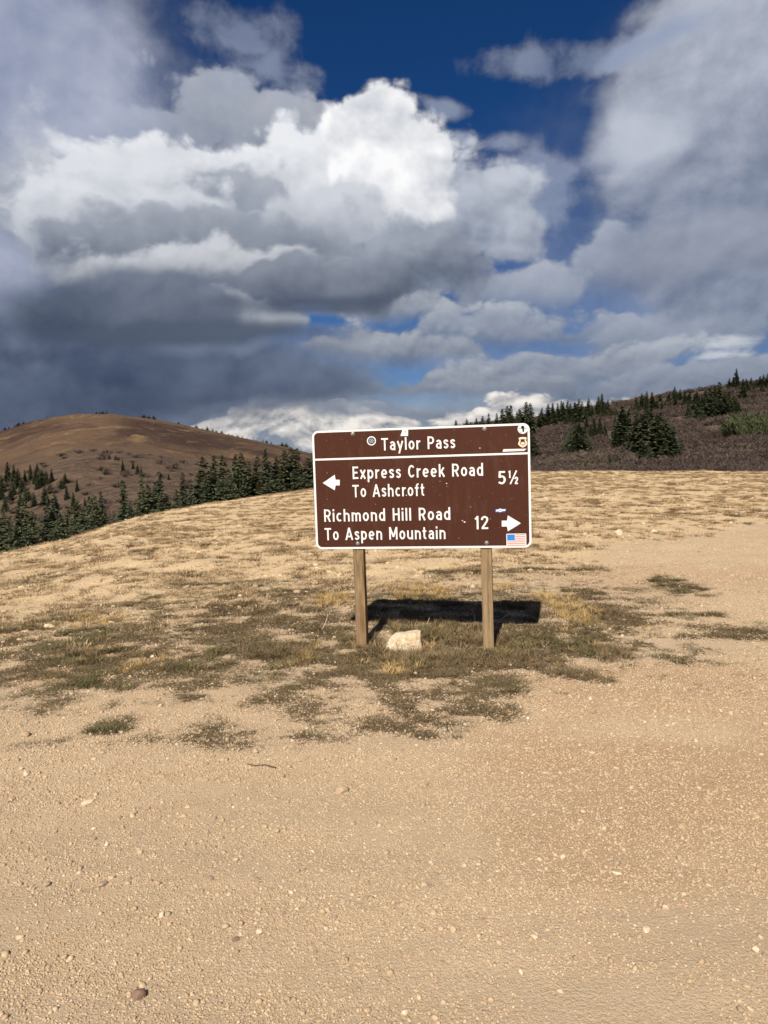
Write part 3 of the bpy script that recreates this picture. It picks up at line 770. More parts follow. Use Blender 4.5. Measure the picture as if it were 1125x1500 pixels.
# ---- posts
mat_post, nt, b = new_mat('post_wood', 0.85, .15)
v = objco(nt, (1, 1, .06)); g1 = tnoise(nt, 70, 5, .65, v, dist=.6); g2 = tnoise(nt, 16, 4, .6, v); g3 = tnoise(nt, 5, 3, .6, objco(nt, (1, 1, .5)))
c = mixcol(nt, ((g1 - .5) * 3.4 + .5).clamp(), (0.085, 0.049, 0.021), (0.32, 0.212, 0.10))
c = mixcol(nt, ((g2 - .5) * 4 + .2).clamp() * .6, c, (0.31, 0.225, 0.135))
c = mixcol(nt, ((g3 - .55) * 5).clamp() * .5, c, (0.16, 0.07, 0.035))
nt.links.new(c, b.inputs['Base Color']); bump(nt, b, g1 + g2 * .5, .8, .006)
def post(xc, wdt, dep, ztop, seed, twist):
    rr = random.Random(seed); vs, fs = [], []; nz = 26; zb = -.28; ring = rrect(-wdt / 2, wdt / 2, -dep / 2, dep / 2, .007, 2); n = len(ring)
    for k in range(nz + 1):
        t = k / nz; z = zb + (ztop - zb) * t
        ox, oy = .004 * math.sin(3 * t + seed), .003 * math.cos(4 * t + seed); a = twist * (t - .5)
        for px, py in ring:
            j = 1 + rr.uniform(-.012, .012)
            X, Y = px * j, py * j
            vs.append((xc + ox + X * math.cos(a) - Y * math.sin(a), .0085 + dep / 2 + oy + X * math.sin(a) + Y * math.cos(a), z))
        if k: fs += [((k - 1) * n + i, (k - 1) * n + (i + 1) % n, k * n + (i + 1) % n, k * n + i) for i in range(n)]
    fs.append(tuple(nz * n + i for i in range(n))); fs.append(tuple(reversed(range(n))))
    return mesh_obj('post', vs, fs, mat_post, sign)
xl = 0.5 * (sign_xz(525.5, 820)[0] + sign_xz(527, 930)[0]); xr = 0.5 * (sign_xz(713.2, 820)[0] + sign_xz(714, 930)[0])
post(xl, .092, .09, LZ + SHT - .04, 1, R(5))['label'] = 'weathered reddish-brown wooden post nearer the white rock'
post(xr, .092, .09, LZ + SHT - .04, 2, R(-3))['label'] = 'weathered pale grey-brown wooden post under the right arrow'

# ------------------------------------------------------------------ scatter: many small pieces on the ground
def scatter(name, P, rot, scl, idx, protos, label, cat, rnd=None):
    """one object of loose ground cover: copies of a few meshes on given points"""
    me = bpy.data.meshes.new(name)
    me.vertices.add(len(P)); me.vertices.foreach_set('co', np.ascontiguousarray(P, np.float32).ravel())
    at = me.attributes.new('rot', 'FLOAT_VECTOR', 'POINT'); at.data.foreach_set('vector', np.ascontiguousarray(rot, np.float32).ravel())
    at = me.attributes.new('scl', 'FLOAT_VECTOR', 'POINT'); at.data.foreach_set('vector', np.ascontiguousarray(scl, np.float32).ravel())
    at = me.attributes.new('pick', 'INT', 'POINT'); at.data.foreach_set('value', np.ascontiguousarray(idx, np.int32))
    at = me.attributes.new('tint', 'FLOAT', 'POINT'); at.data.foreach_set('value', (rng.random(len(P)) if rnd is None else rnd).astype(np.float32))
    o = link(bpy.data.objects.new(name, me))
    ng = bpy.data.node_groups.new(name + '_nodes', 'GeometryNodeTree')
    ng.interface.new_socket('Geometry', in_out='INPUT', socket_type='NodeSocketGeometry')
    ng.interface.new_socket('Geometry', in_out='OUTPUT', socket_type='NodeSocketGeometry')
    gi, go = ng.nodes.new('NodeGroupInput'), ng.nodes.new('NodeGroupOutput')
    ip = ng.nodes.new('GeometryNodeInstanceOnPoints'); jn = ng.nodes.new('GeometryNodeJoinGeometry')
    def named(nm, ty):
        n = ng.nodes.new('GeometryNodeInputNamedAttribute'); n.data_type = ty; n.inputs['Name'].default_value = nm
        return n.outputs['Attribute']
    for po in protos[::-1]:
        oi = ng.nodes.new('GeometryNodeObjectInfo'); oi.inputs['Object'].default_value = po; oi.inputs['As Instance'].default_value = True
        ng.links.new(oi.outputs['Geometry'], jn.inputs[0])
    ng.links.new(gi.outputs[0], ip.inputs['Points']); ng.links.new(jn.outputs[0], ip.inputs['Instance'])
    ip.inputs['Pick Instance'].default_value = True
    ng.links.new(named('pick', 'INT'), ip.inputs['Instance Index'])
    e2r = ng.nodes.new('FunctionNodeEulerToRotation'); ng.links.new(named('rot', 'FLOAT_VECTOR'), e2r.inputs[0])
    ng.links.new(e2r.outputs[0], ip.inputs['Rotation']); ng.links.new(named('scl', 'FLOAT_VECTOR'), ip.inputs['Scale'])
    ng.links.new(ip.outputs[0], go.inputs[0])
    md = o.modifiers.new('scatter', 'NODES'); md.node_group = ng
    return tag(o, label, cat, kind='stuff')
def proto(name, me): return bpy.data.objects.new(name, me)      # shape only; the scatter places it

# ---- stones
def ico(sub):
    bm = bmesh.new(); bmesh.ops.create_icosphere(bm, subdivisions=sub, radius=1)
    V = np.array([v.co[:] for v in bm.verts]); F = np.array([[l.index for l in f.verts] for f in bm.faces]); bm.free()
    return V, F
def stone_mesh(name, sub, seed, mat, flat=0.65, planes=9, rough=0.03, smooth=False, dlo=.5):
    r = np.random.default_rng(seed); V, F = ico(sub)
    N = r.normal(size=(planes, 3)); N /= np.linalg.norm(N, axis=1)[:, None]; D = r.uniform(dlo, .97, planes)
    dots = V @ N.T
    rad = np.min(np.where(dots > .05, D / np.maximum(dots, .05), 9), axis=1); rad = np.minimum(rad, 1.1)
    rad = rad + rough * (fbm(V[:, 0] * 3 + V[:, 2] * 2, V[:, 1] * 3 - V[:, 2], 3, seed))
    V = V * rad[:, None] * np.array([1, r.uniform(.65, .95), flat])
    return np_mesh(name, V, F, mat, smooth)
def stone_mat(name, ramp, var=.25, kind='INSTANCER', sc=70):
    m, nt, b = new_mat(name, .88, .2)
    t = attr(nt, 'tint', kind); cr = nt.nodes.new('ShaderNodeValToRGB'); cr.color_ramp.interpolation = 'CONSTANT'
    el = cr.color_ramp.elements
    for i, (p, c_) in enumerate(ramp):
        e = el[i] if i < 2 else el.new(p)
        e.position = p; e.color = c_ + (1,)
    nt.links.new(t.v, cr.inputs[0])
    n_ = tnoise(nt, sc, 3, .6, objco(nt))
    c = mixcol(nt, ((n_ - .5) * 3 + .5).clamp() * var * 2, cr.outputs[0], (0.30, 0.205, 0.12))
    nt.links.new(c, b.inputs['Base Color'])
    return m
mat_gravel = stone_mat('gravel_stone', [(0, (.455, .33, .195)), (.22, (.50, .375, .235)), (.40, (.40, .29, .175)), (.56, (.54, .415, .265)), (.70, (.35, .25, .16)), (.82, (.42, .285, .18)), (.91, (.58, .46, .31)), (.955, (.25, .19, .14)), (.985, (.66, .56, .42))], .22, sc=3)
pg = [proto('gravel', stone_mesh('gravel', 1 if k < 4 else 2, 100 + k, mat_gravel, .68, 7, dlo=.66)) for k in range(6)]
def ground_pts(n, d0, d1, a0, a1, pw=2.0):
    """random ground points, density falling with distance"""
    a = rng.uniform(a0, a1, n); u = rng.random(n)
    d = (d0 * (d1 / d0) ** u) if pw == 2.0 else (d0 ** (2 - pw) + u * (d1 ** (2 - pw) - d0 ** (2 - pw))) ** (1 / (2 - pw))
    return d * np.sin(a), d * np.cos(a), d
x, y, d = ground_pts(420000, 1.7, 17, R(-31), R(31), 1.6)
rs_ = rise_mask(x, y); cvr = grass_cover(x, y)
patch = fbm(x / .7, y / .3, 3, 201) * .6 + fbm(x / 3.0, y / .8, 3, 202) * .9       # swept-bare and gravelly stretches
keep = rng.random(len(x)) < np.clip((0.78 + patch) * (1 - .55 * rs_) * (1 - .88 * cvr), .04, 1)
x, y, d = x[keep], y[keep], d[keep]
sz = 0.0023 + 0.0030 * rng.random(len(x)) + 0.0013 * rng.pareto(2.8, len(x))
sz = np.minimum(sz, .016) * (1 + np.clip((d - 3) * .07, -0.06, .6))
P = np.stack([x, y, ground_z(x, y) + sz * rng.uniform(-.1, .35, len(x))], -1)
rot = np.stack([rng.uniform(-.5, .5, len(x)), rng.uniform(-.5, .5, len(x)), rng.uniform(0, 6.28, len(x))], -1)
scatter('gravel', P, rot, np.repeat(sz[:, None], 3, 1), rng.integers(0, 6, len(x)), pg, 'loose tan gravel strewn over the pull-out', 'gravel')

# rubble on the rise
x, y, d = ground_pts(60000, 8, 44, R(-32), R(32), 1.0)
keep = (rng.random(len(x)) < .35 + .9 * np.clip(fbm(x / 4, y / 4, 3, 211) + .1, 0, 1)) & (rise_mask(x, y) > .2)
x, y = x[keep], y[keep]; sz = .009 + .010 * rng.pareto(2.8, len(x)); sz = np.minimum(sz, .07)
P = np.stack([x, y, ground_z(x, y) + sz * .05], -1)
rot = np.stack([rng.uniform(-.3, .3, len(x)), rng.uniform(-.3, .3, len(x)), rng.uniform(0, 6.28, len(x))], -1)
mat_rub = stone_mat('rubble_stone', [(0, (.55, .40, .24)), (.3, (.61, .46, .285)), (.5, (.45, .32, .19)), (.72, (.66, .52, .35)), (.84, (.36, .25, .155))], .2, sc=3)
prb = [proto('rubble', stone_mesh('rubble', 2, 140 + k, mat_rub, .5, 8)) for k in range(4)]
scatter('rubble', P, rot, np.repeat(sz[:, None], 3, 1), rng.integers(0, 4, len(x)), prb, 'small pale stones lying among the tussocks on the rise', 'stones')

# ---- single stones worth pointing at
m_cream = plain('stone_cream', (.58, .45, .295), .9, .15, .22, 60); m_brown = plain('stone_brown', (.40, .28, .17), .9, .15, .3, 70)
m_darkst = plain('stone_dark', (.20, .125, .085), .8, .25, .3, 80); m_grey = plain('stone_grey', (.34, .255, .17), .85, .2, .3, 70); m_tanst = plain('stone_tan', (.50, .37, .23), .9, .15, .25, 60)  # the dark one, on the nearest stone, stands in for shadow
def stone(px, py, wpx, m, label, seed, flat=.6, cat='stone', asp=1.0, sink=.25, grp=None):
    p = hit(px, py); r = 0.5 * wpx / FPX * math.hypot(p.y, CAM_H)
    me = stone_mesh('stone', 3, seed, m, flat, 12, .06)
    o = link(bpy.data.objects.new('stone', me)); o.scale = (r * 1.05, r * 1.05 * asp, r * 1.05)
    o.location = (p.x, p.y, p.z + r * flat * (.55 - sink)); o.rotation_euler = (0, 0, seed * 1.7)
    return tag(o, label, cat, grp or 'stones on the pull-out')
stone(201, 1461, 22, m_darkst, 'tan stone painted dark for its shadow, lying nearest the bottom edge of the picture', 1, .7)  # a tan stone; its dark shadow is put into the stone's colour
stone(500, 1160, 20, m_brown, 'rounded brown stone on the gravel in front of the white rock', 2, .6)
stone(68, 1297, 13, m_grey, 'small grey-brown stone, left one of a pair', 3, .7)
stone(150, 1297, 13, m_grey, 'small grey-brown stone, right one of a pair', 4, .7)
stone(39, 1134, 18, m_cream, 'flat cream stone at the left end of the gravel edge', 5, .35)
stone(131, 1175, 20, m_cream, 'broad flat pale stone pressed into the gravel', 6, .25)
stone(36, 1078, 16, m_brown, 'brown stone at the left edge of the grass', 7, .6)
stone(905, 1265, 13, m_grey, 'dark half-buried stone near the middle of the right gravel', 8, .6)
stone(903, 1279, 13, m_cream, 'pale flat chip just in front of a dark stone', 9, .35)
stone(946, 1362, 13, m_cream, 'pale angular stone low on the right gravel', 10, .6)
stone(1107, 1393, 11, m_cream, 'pale upright pebble near the lower right corner', 11, .8)
stone(1108, 1198, 12, m_tanst, 'tan chip at the right edge of the gravel', 12, .5)
stone(997, 1212, 11, m_brown, 'brown pebble on the reddish dirt at right', 13, .6)
stone(237, 1341, 11, m_cream, 'pale pebble in the gravel beside a dark chip, left of centre', 14, .7)
stone(247, 1339, 10, m_grey, 'grey chip touching a pale pebble, left of centre', 15, .6)
stone(380, 1366, 10, m_cream, 'pale pebble standing low left of the bottom middle', 16, .7)
stone(376, 1354, 9, m_tanst, 'tan pebble just behind a pale one, low left of the middle', 17, .7)
stone(427, 1308, 9, m_cream, 'cream pebble, left of two in a row on the gravel', 18, .7)
stone(445, 1320, 9, m_cream, 'cream pebble, right of two in a row on the gravel', 19, .7)
stone(345, 1377, 10, m_darkst, 'dark slate chip on the lower left gravel', 20, .5)
stone(593, 1485, 12, m_cream, 'pale pebble at the bottom edge near the middle', 21, .7)
stone(820, 1453, 9, m_tanst, 'small tan pebble low right of the middle', 22, .7)
stone(196, 1192, 9, m_brown, 'brown pebble on the upper left gravel', 23, .7)
stone(479, 1189, 9, m_brown, 'little brown pebble left of the rounded brown stone', 24, .7)
stone(578, 1175, 8, m_grey, 'little grey pebble right of the rounded brown stone', 25, .7)
stone(237, 1138, 12, m_brown, 'brown chip among pale ones near the grass edge', 26, .5)
stone(905, 783, 18, m_cream, 'pale block among the tussocks right of the sign', 27, .6)
stone(958, 781, 14, m_cream, 'small pale block farther right among the tussocks', 28, .7)
stone(143, 775, 12, m_cream, 'pale stone on the crest against the dark spruces', 29, .6)
stone(148, 907 - 20, 8, m_cream, 'white chip on the dry grass at left', 30, .7)
stone(223, 963, 7, m_cream, 'white chip in the dark grass left of the sign', 31, .8)
stone(490, 935, 7, m_cream, 'white chip left of the left-hand post', 32, .8)
# dark twig lying on the gravel
def twig(name, pts, r0, r1, mat, parent=None):
    vs, fs = [], []; n = len(pts)
    for i, p in enumerate(pts):
        p = Vector(p); t = (Vector(pts[min(i + 1, n - 1)]) - Vector(pts[max(i - 1, 0)])).normalized()
        u = t.cross(Vector((.3, .2, 1))).normalized(); w = t.cross(u); r = r0 + (r1 - r0) * i / (n - 1)
        vs += [p + (u * math.cos(k * 1.2566) + w * math.sin(k * 1.2566)) * r for k in range(5)]
        if i: fs += [((i - 1) * 5 + k, (i - 1) * 5 + (k + 1) % 5, i * 5 + (k + 1) % 5, i * 5 + k) for k in range(5)]
    fs += [tuple(range(5)), tuple(range((n - 1) * 5, n * 5))]
    return mesh_obj(name, vs, fs, mat, parent)
m_twig = plain('twig_bark', (.12, .07, .045), .9, .1, .3, 80); m_straw = plain('dry_straw', (.56, .45, .30), .8, .2, .2, 60)
pp = [hit(*q) + Vector((0, 0, .006)) for q in ((362, 1120), (374, 1123), (388, 1122), (396, 1124), (404, 1126))]
tag(twig('twig', pp, .002, .005, m_twig), 'thin dark twig lying on the gravel near the grass edge', 'twig')

# ---- the white rock by the sign
m_rock, nt, b = new_mat('white_rock', .85, .25)
v = objco(nt); k1, k2, k3 = tnoise(nt, 1.6, 5, .65, v, dist=.6), tnoise(nt, 6, 5, .7, v), tnoise(nt, 3.0, 4, .6, v, dist=1.2)
c = mixcol(nt, ((k1 - .44) * 6).clamp() * .7, (.74, .62, .43), (.60, .39, .18))
c = mixcol(nt, ((k2 - .55) * 6).clamp() * .5, c, (.52, .36, .22))
c = mixcol(nt, ((k3 - .5)._m('ABSOLUTE') * -30 + 1).clamp() * .55, c, (.42, .27, .17))
nt.links.new(c, b.inputs['Base Color']); bump(nt, b, k2 + k1, .7, .05)
p = hit(594, 953)
V, F = ico(5)
Npl = np.array([(-.08, 0, 1), (-.3, -.2, .95), (0.15, -.9, .35), (-.35, -.85, .2), (-.9, -.2, .3), (-.7, -.5, -.4), (.97, -.1, .05), (.8, -.55, .1), (.1, .9, .4), (0, 0, -1), (.35, -.5, -.75), (-.75, .2, .65), (.5, -.75, .55)], float)
Npl /= np.linalg.norm(Npl, axis=1)[:, None]; Dpl = np.array([.62, .66, .66, .72, .98, .95, .88, .92, .6, .5, .8, .80, .80])
dots = V @ Npl.T; rad = np.min(np.where(dots > .05, Dpl / np.maximum(dots, .05), 9), axis=1)
rad = rad * (1 + .08 * fbm(V[:, 0] * 2.5 + V[:, 2], V[:, 1] * 2.5 + V[:, 2] * 2, 4, 301) + .02 * fbm(V[:, 0] * 9 + V[:, 2] * 4, V[:, 1] * 9 - V[:, 2] * 5, 2, 302))
# the undercut lip along its front
lip = np.exp(-((V[:, 2] + .12 + .10 * V[:, 0]) / .10) ** 2) * (V[:, 1] < -.2) * (np.abs(V[:, 0] + .05) < .75)
rad = rad * (1 - .06 * lip)
rk = link(bpy.data.objects.new('rock', np_mesh('rock', V * rad[:, None], F, m_rock, False)))
rk.location = (p.x, p.y + .06, p.z + .045); rk.scale = (.16, .12, .155); rk.rotation_euler = (0, R(-3), 0)
tag(rk, 'cream-white angular rock lying between the sign posts', 'rock')

# ------------------------------------------------------------------ grasses
def blade_mat(name, cols, rough=.75):
    m, nt, b = new_mat(name, rough, .15)
    t = attr(nt, 'tint', 'INSTANCER'); g = nt.nodes.new('ShaderNodeNewGeometry')
    rnd = E(nt, g.outputs['Random Per Island'])
    c = mixcol(nt, (rnd * .8 + (t - .5) * .5 + .1).clamp(), cols[0], cols[1])
    c = mixcol(nt, (t - .72) * 3.5, c, cols[2])
    nt.links.new(c, b.inputs['Base Color'])
    b.inputs['Subsurface Weight'].default_value = 0.0
    return m
def tuft_mesh(name, n, L, spread, lean, wdt, mat, seed, curl=.5):
    r = np.random.default_rng(seed); VV, FF = [], []
    for k in range(n):
        a = r.uniform(0, 6.283); rr = spread * math.sqrt(r.random()); bx, by = rr * math.cos(a), rr * math.sin(a)
        a2 = a + r.normal(0, .7); l = L * r.uniform(.45, 1.1); tl = lean * r.uniform(.3, 1.3) * (.4 + rr / spread)
        dx_, dy_ = math.cos(a2), math.sin(a2); w = wdt * r.uniform(.6, 1.2); px_, py_ = -dy_ * w / 2, dx_ * w / 2
        b0 = len(VV); ang = tl
        x_, y_, z_ = bx, by, -.01
        for s_ in range(3):
            t = s_ / 2; ww = 1 - .75 * t
            VV.append((x_ + px_ * ww, y_ + py_ * ww, z_)); VV.append((x_ - px_ * ww, y_ - py_ * ww, z_))
            ang = min(1.7, ang + curl * r.uniform(.3, 1)); x_ += dx_ * math.sin(ang) * l / 2.4; y_ += dy_ * math.sin(ang) * l / 2.4; z_ += math.cos(ang) * l / 2.4
        FF += [(b0, b0 + 1, b0 + 3, b0 + 2), (b0 + 2, b0 + 3, b0 + 5, b0 + 4)]
    return np_mesh(name, np.array(VV), np.array(FF), mat)
m_mat = blade_mat('turf_blades', [(.085, .060, .030), (.23, .158, .077), (.12, .10, .044)])
m_gold = blade_mat('golden_blades', [(.33, .20, .07), (.58, .40, .17), (.25, .19, .07)])
m_dry = blade_mat('straw_blades', [(.34, .235, .125), (.60, .44, .25), (.25, .185, .095)])
m_brn = blade_mat('brown_blades', [(.17, .115, .06), (.36, .25, .135), (.15, .11, .055)])
m_green = blade_mat('green_blades', [(.075, .068, .030), (.17, .14, .062), (.20, .145, .065)])
# low turf in the dark patches
x = rng.uniform(-6.5, 7.5, 150000); y = rng.uniform(4.2, 15, 150000)
cv_ = grass_cover(x, y); keep = rng.random(len(x)) < np.clip(cv_ * .85, 0, 1); x, y, cv_ = x[keep], y[keep], cv_[keep]
sz = rng.uniform(.55, 1.25, len(x)) * (.55 + .6 * cv_)
gr = (fbm(x / .5, y / .5, 2, 401) > .22) & (rng.random(len(x)) < .5)
pick = np.where(gr, 4, rng.integers(0, 4, len(x)))
P = np.stack([x, y, ground_z(x, y)], -1); rot = np.stack([rng.normal(0, .12, len(x)), rng.normal(0, .12, len(x)), rng.uniform(0, 6.28, len(x))], -1)
pt = [proto('turf', tuft_mesh('turf', 34, .05, .075, .8, .0048, m_mat, 500 + k)) for k in range(4)] + [proto('turf', tuft_mesh('turf', 40, .075, .06, .55, .0045, m_green, 510))]
scatter('turf', P, rot, np.stack([sz, sz, sz * .7], -1), pick, pt, 'low olive-brown turf in patches round the sign', 'grass')
# golden bunch grass
x = rng.uniform(-5.5, 5.5, 60000); y = rng.uniform(4.5, 11.5, 60000)
gc = gold_cover(x, y); keep = rng.random(len(x)) < gc * .22; x, y = x[keep], y[keep]
xs = rng.normal(0.25, .75, 60); ys = rng.normal(6.55, .25, 60); x = np.concatenate([x, xs]); y = np.concatenate([y, ys])
P = np.stack([x, y, ground_z(x, y)], -1); sz = rng.uniform(.5, 1.1, len(x))
rot = np.stack([rng.normal(0, .15, len(x)), rng.normal(0, .15, len(x)), rng.uniform(0, 6.28, len(x))], -1)
pgd = [proto('bunch_grass', tuft_mesh('bunch_grass', 46, .115, .05, .45, .0042, m_gold, 520 + k, .55)) for k in range(3)]
scatter('bunch_grass', P, rot, np.repeat(sz[:, None], 3, 1), rng.integers(0, 3, len(x)), pgd, 'golden dry bunch grass in clumps behind the sign', 'grass')
# taller dark grass at the foot of the posts and round the rock
_ft = [(526, 938, 26, 4), (714, 943, 28, 4), (735, 940, 16, 10), (640, 962, 60, 10), (600, 968, 50, 8), (680, 940, 50, 12), (760, 960, 30, 10), (560, 950, 30, 8), (120, 960, 30, 8), (890, 960, 25, 8), (400, 955, 40, 10), (640, 925, 70, 10), (655, 886, 24, 4), (600, 912, 60, 6), (760, 890, 20, 6)]
xs, ys = [], []
for px, py, rx, ry in _ft:
    for k in range(int(14 + rx * 1.3)):
        q = hit(px + random.gauss(0, rx * .6), py + random.gauss(0, ry * .6)); xs.append(q.x); ys.append(q.y)
x, y = np.array(xs), np.array(ys)
ok = ((x - p.x) / .19) ** 2 + ((y - p.y - .05) / .15) ** 2 > 1; x, y = x[ok], y[ok]
P = np.stack([x, y, ground_z(x, y)], -1); sz = rng.uniform(.5, 1.15, len(x)); rot = np.stack([rng.normal(0, .15, len(x)), rng.normal(0, .15, len(x)), rng.uniform(0, 6.28, len(x))], -1)
ptall = [proto('tall_grass', tuft_mesh('tall_grass', 34, .13, .045, .5, .0042, m_, 540 + k, .5)) for k, m_ in enumerate((m_mat, m_brn, m_green))]
scatter('tall_grass', P, rot, np.repeat(sz[:, None], 3, 1), rng.choice(3, len(x), p=[.45, .35, .2]), ptall, 'taller brown and green grass at the foot of the posts', 'grass')
# tussocks over the rise
x, y, d = ground_pts(110000, 7.2, 47, R(-33), R(33), 0.75)
cl = fbm(x / .55, y / .55, 3, 411, .6) * 1.1 + fbm(x / 5, y / 5, 3, 412) * .3
keep = (rng.random(len(x)) < np.clip(.21 + cl * .75, .03, 1) * (.25 + .75 * rise_mask(x, y))) & (rise_mask(x, y) > .12); x, y, d = x[keep], y[keep], d[keep]
sz = rng.uniform(.45, 1.15, len(x)) * (1 + .012 * d); P = np.stack([x, y, ground_z(x, y)], -1)
rot = np.stack([rng.normal(0, .1, len(x)), rng.normal(0, .1, len(x)), rng.uniform(0, 6.28, len(x))], -1)
ptu = [proto('tussock', tuft_mesh('tussock', 60, .10, .11, .7, .009, m_, 560 + k, .5)) for k, m_ in enumerate((m_dry, m_dry, m_brn, m_mat))]
tint = np.clip(rng.normal(.45, .25, len(x)), 0, 1)
scatter('tussocks', P, rot, np.stack([sz * .85, sz * .85, sz * .85], -1), rng.choice(4, len(x), p=[.22, .2, .38, .2]), ptu, 'dry straw-coloured tussocks all over the rise', 'grass', tint)
# bleached stalks standing by the posts
def stalk(px, py, dxp, h, bend, label):
    q = hit(px, py); pts = [q + Vector((dxp * t + bend * math.sin(3 * t), .03 * t, h * t - .02)) for t in np.linspace(0, 1, 7)]
    tag(twig('dry_stalk', pts, .004, .0018, m_straw), label, 'stalk', 'bleached stalks by the sign posts')
stalk(583, 912, -.01, .13, .006, 'bleached stalk standing in the sign shadow left of centre')
stalk(622, 915, .05, .10, .01, 'short bent pale stalk above the white rock')
stalk(696, 913, -.03, .15, .012, 'tall curved pale stalk left of the right-hand post')
stalk(728, 913, .13, .11, -.02, 'pale stalk leaning right beside the right-hand post')
stalk(471, 920, .06, .15, .01, 'thin pale stalk leaning right, standing left of the left-hand post')

# ------------------------------------------------------------------ trees
m_bark = plain('spruce_bark', (.085, .06, .045), .95, .1, .3, 8)
m_needle, nt, b = new_mat('spruce_needles', .7, .2)
oi = nt.nodes.new('ShaderNodeObjectInfo'); rn = E(nt, oi.outputs['Random']); g = nt.nodes.new('ShaderNodeNewGeometry'); ri = E(nt, g.outputs['Random Per Island'])
c = mixcol(nt, rn, (.037, .056, .034), (.078, .083, .038)); c = mixcol(nt, ri * .6, c, (.125, .132, .06)); c = mixcol(nt, (ri - .9) * 5, c, (.085, .062, .04))
nt.links.new(c, b.inputs['Base Color'])
def spruce(seed, slim, n_lev=46, spire=.85, base=.04, gap=.0):
    """crown and trunk of a spruce one metre tall"""
    r = np.random.default_rng(seed); VV, FF = [], []
    side = r.uniform(0, 6.28); sk = r.uniform(.0, .25)
    for lv in range(n_lev):
        t = base + (1 - base) * (lv / n_lev) ** .92
        prof = ((1 - t) ** spire) * (0.82 + .3 * r.random())
        if r.random() < gap: prof *= r.uniform(.35, .7)
        nb = max(3, int(9 * (1 - t) + 3.5))
        for k in range(nb):
            a = r.uniform(0, 6.283); ln = slim * prof * r.uniform(.55, 1.12) * (1 + sk * math.cos(a - side)) + .006
            ca, sa = math.cos(a), math.sin(a); droop = r.uniform(.12, .42) * (1 - .5 * t); ns = max(3, int(4 + ln * 46))
            for j in range(ns):
                u = (j + r.random()) / ns; rad = ln * (.12 + .88 * u); z = t - droop * rad + .35 * rad * u * u * .6
                sl = (.026 + .036 * (1 - t)) * r.uniform(.7, 1.3) * (1.05 - .35 * u); sw = sl * r.uniform(.38, .6)
                a3 = a + r.normal(0, .75); d3 = np.array([math.cos(a3), math.sin(a3), r.uniform(-.55, .25)]); d3 /= np.linalg.norm(d3)
                up = np.array([r.normal(0, .5), r.normal(0, .5), 1.0]); w3 = np.cross(d3, up); w3 /= np.linalg.norm(w3)
                c0 = np.array([ca * rad, sa * rad, z]); b0 = len(VV)
                VV += [c0 - d3 * sl * .3 , c0 + w3 * sw, c0 + d3 * sl, c0 - w3 * sw]; FF.append((b0, b0 + 1, b0 + 2, b0 + 3))
    VV += [np.array([0, 0, 1.0]), np.array([.006, 0, .95]), np.array([0, 0, .93]), np.array([-.006, 0, .95])]; FF.append(tuple(range(len(VV) - 4, len(VV))))
    cm = np_mesh('crown', np.array(VV), np.array(FF), m_needle)
    vs, fs = [], []
    for k in range(6):
        z = -.06 + k * .19; rr = .016 * (1.05 - k * .19)
        vs += [(rr * math.cos(i * 1.0472), rr * math.sin(i * 1.0472), z) for i in range(6)]
        if k: fs += [((k - 1) * 6 + i, (k - 1) * 6 + (i + 1) % 6, k * 6 + (i + 1) % 6, k * 6 + i) for i in range(6)]
    tm = np_mesh('trunk', np.array(vs), np.array(fs), m_bark)
    return cm, tm
SLIM = [spruce(1000 + k, .13 + .02 * (k % 3), 48, .72, .03, .12) for k in range(5)]
MID = [spruce(1020 + k, .19 + .02 * (k % 3), 46, .74, .02, .10) for k in range(5)]
BUSH = [spruce(1040 + k, .40 + .05 * (k % 2), 36, .55, .0, .1) for k in range(3)]
TINY = [spruce(1060 + k, .22, 20, .75, .0, .1) for k in range(3)]
ORD = ['first', 'second', 'third', 'fourth', 'fifth', 'sixth', 'seventh', 'eighth', 'ninth', 'tenth', 'eleventh', 'twelfth', 'thirteenth', 'fourteenth', 'fifteenth', 'sixteenth', 'seventeenth', 'eighteenth', 'nineteenth']
TENS = {2: 'twent', 3: 'thirt', 4: 'fort', 5: 'fift', 6: 'sixt', 7: 'sevent', 8: 'eight', 9: 'ninet'}
HUND = 'one hundred and '
def ordinal(n):
    if n > 100: return HUND + ordinal(n - 100)
    if n == 100: return 'one hundredth'
    if n < 20: return ORD[n - 1]
    t, u = divmod(n, 10)
    return TENS[t] + ('ieth' if u == 0 else 'y-' + ORD[u - 1])
def tree(name, loc, h, shape, label, group, cat='tree', wmul=1.0, rz=None):
    o = empty(name, loc, random.uniform(0, 6.28) if rz is None else rz); o.scale = (h * wmul, h * wmul, h)
    cm, tm = shape
    link(bpy.data.objects.new('crown', cm), o); link(bpy.data.objects.new('trunk', tm), o)
    return tag(o, label, cat, group)
def planted(lst, zf, dist=None):
    """(pixel across, top, base or distance, shape) -> place, height on the sheet zf"""
    out = []
    for q in lst:
        px, top, third, kind = q[:4]
        if dist:
            d_ = ray(px, top); k = third / math.hypot(d_.x, d_.y); x_, y_ = d_.x * k, d_.y * k; z_ = float(zf(np.array([x_]), np.array([y_]))[0])
            zt = CAM_H + d_.z * k
        else:
            p_ = hit(px, third, zf, 800, 40); x_, y_, z_ = p_; d_ = ray(px, top); k = math.hypot(x_, y_) / math.hypot(d_.x, d_.y); zt = CAM_H + d_.z * k
        out.append((x_, y_, z_, max(.5, zt - z_), kind, q[4] if len(q) > 4 else 1.0, px, third))
    return out
def valley_z(x, y): return np.maximum(ground_z(x, y, False), np.where(np.hypot(x, y) > 62, bare_hill_z(x, y), -99))
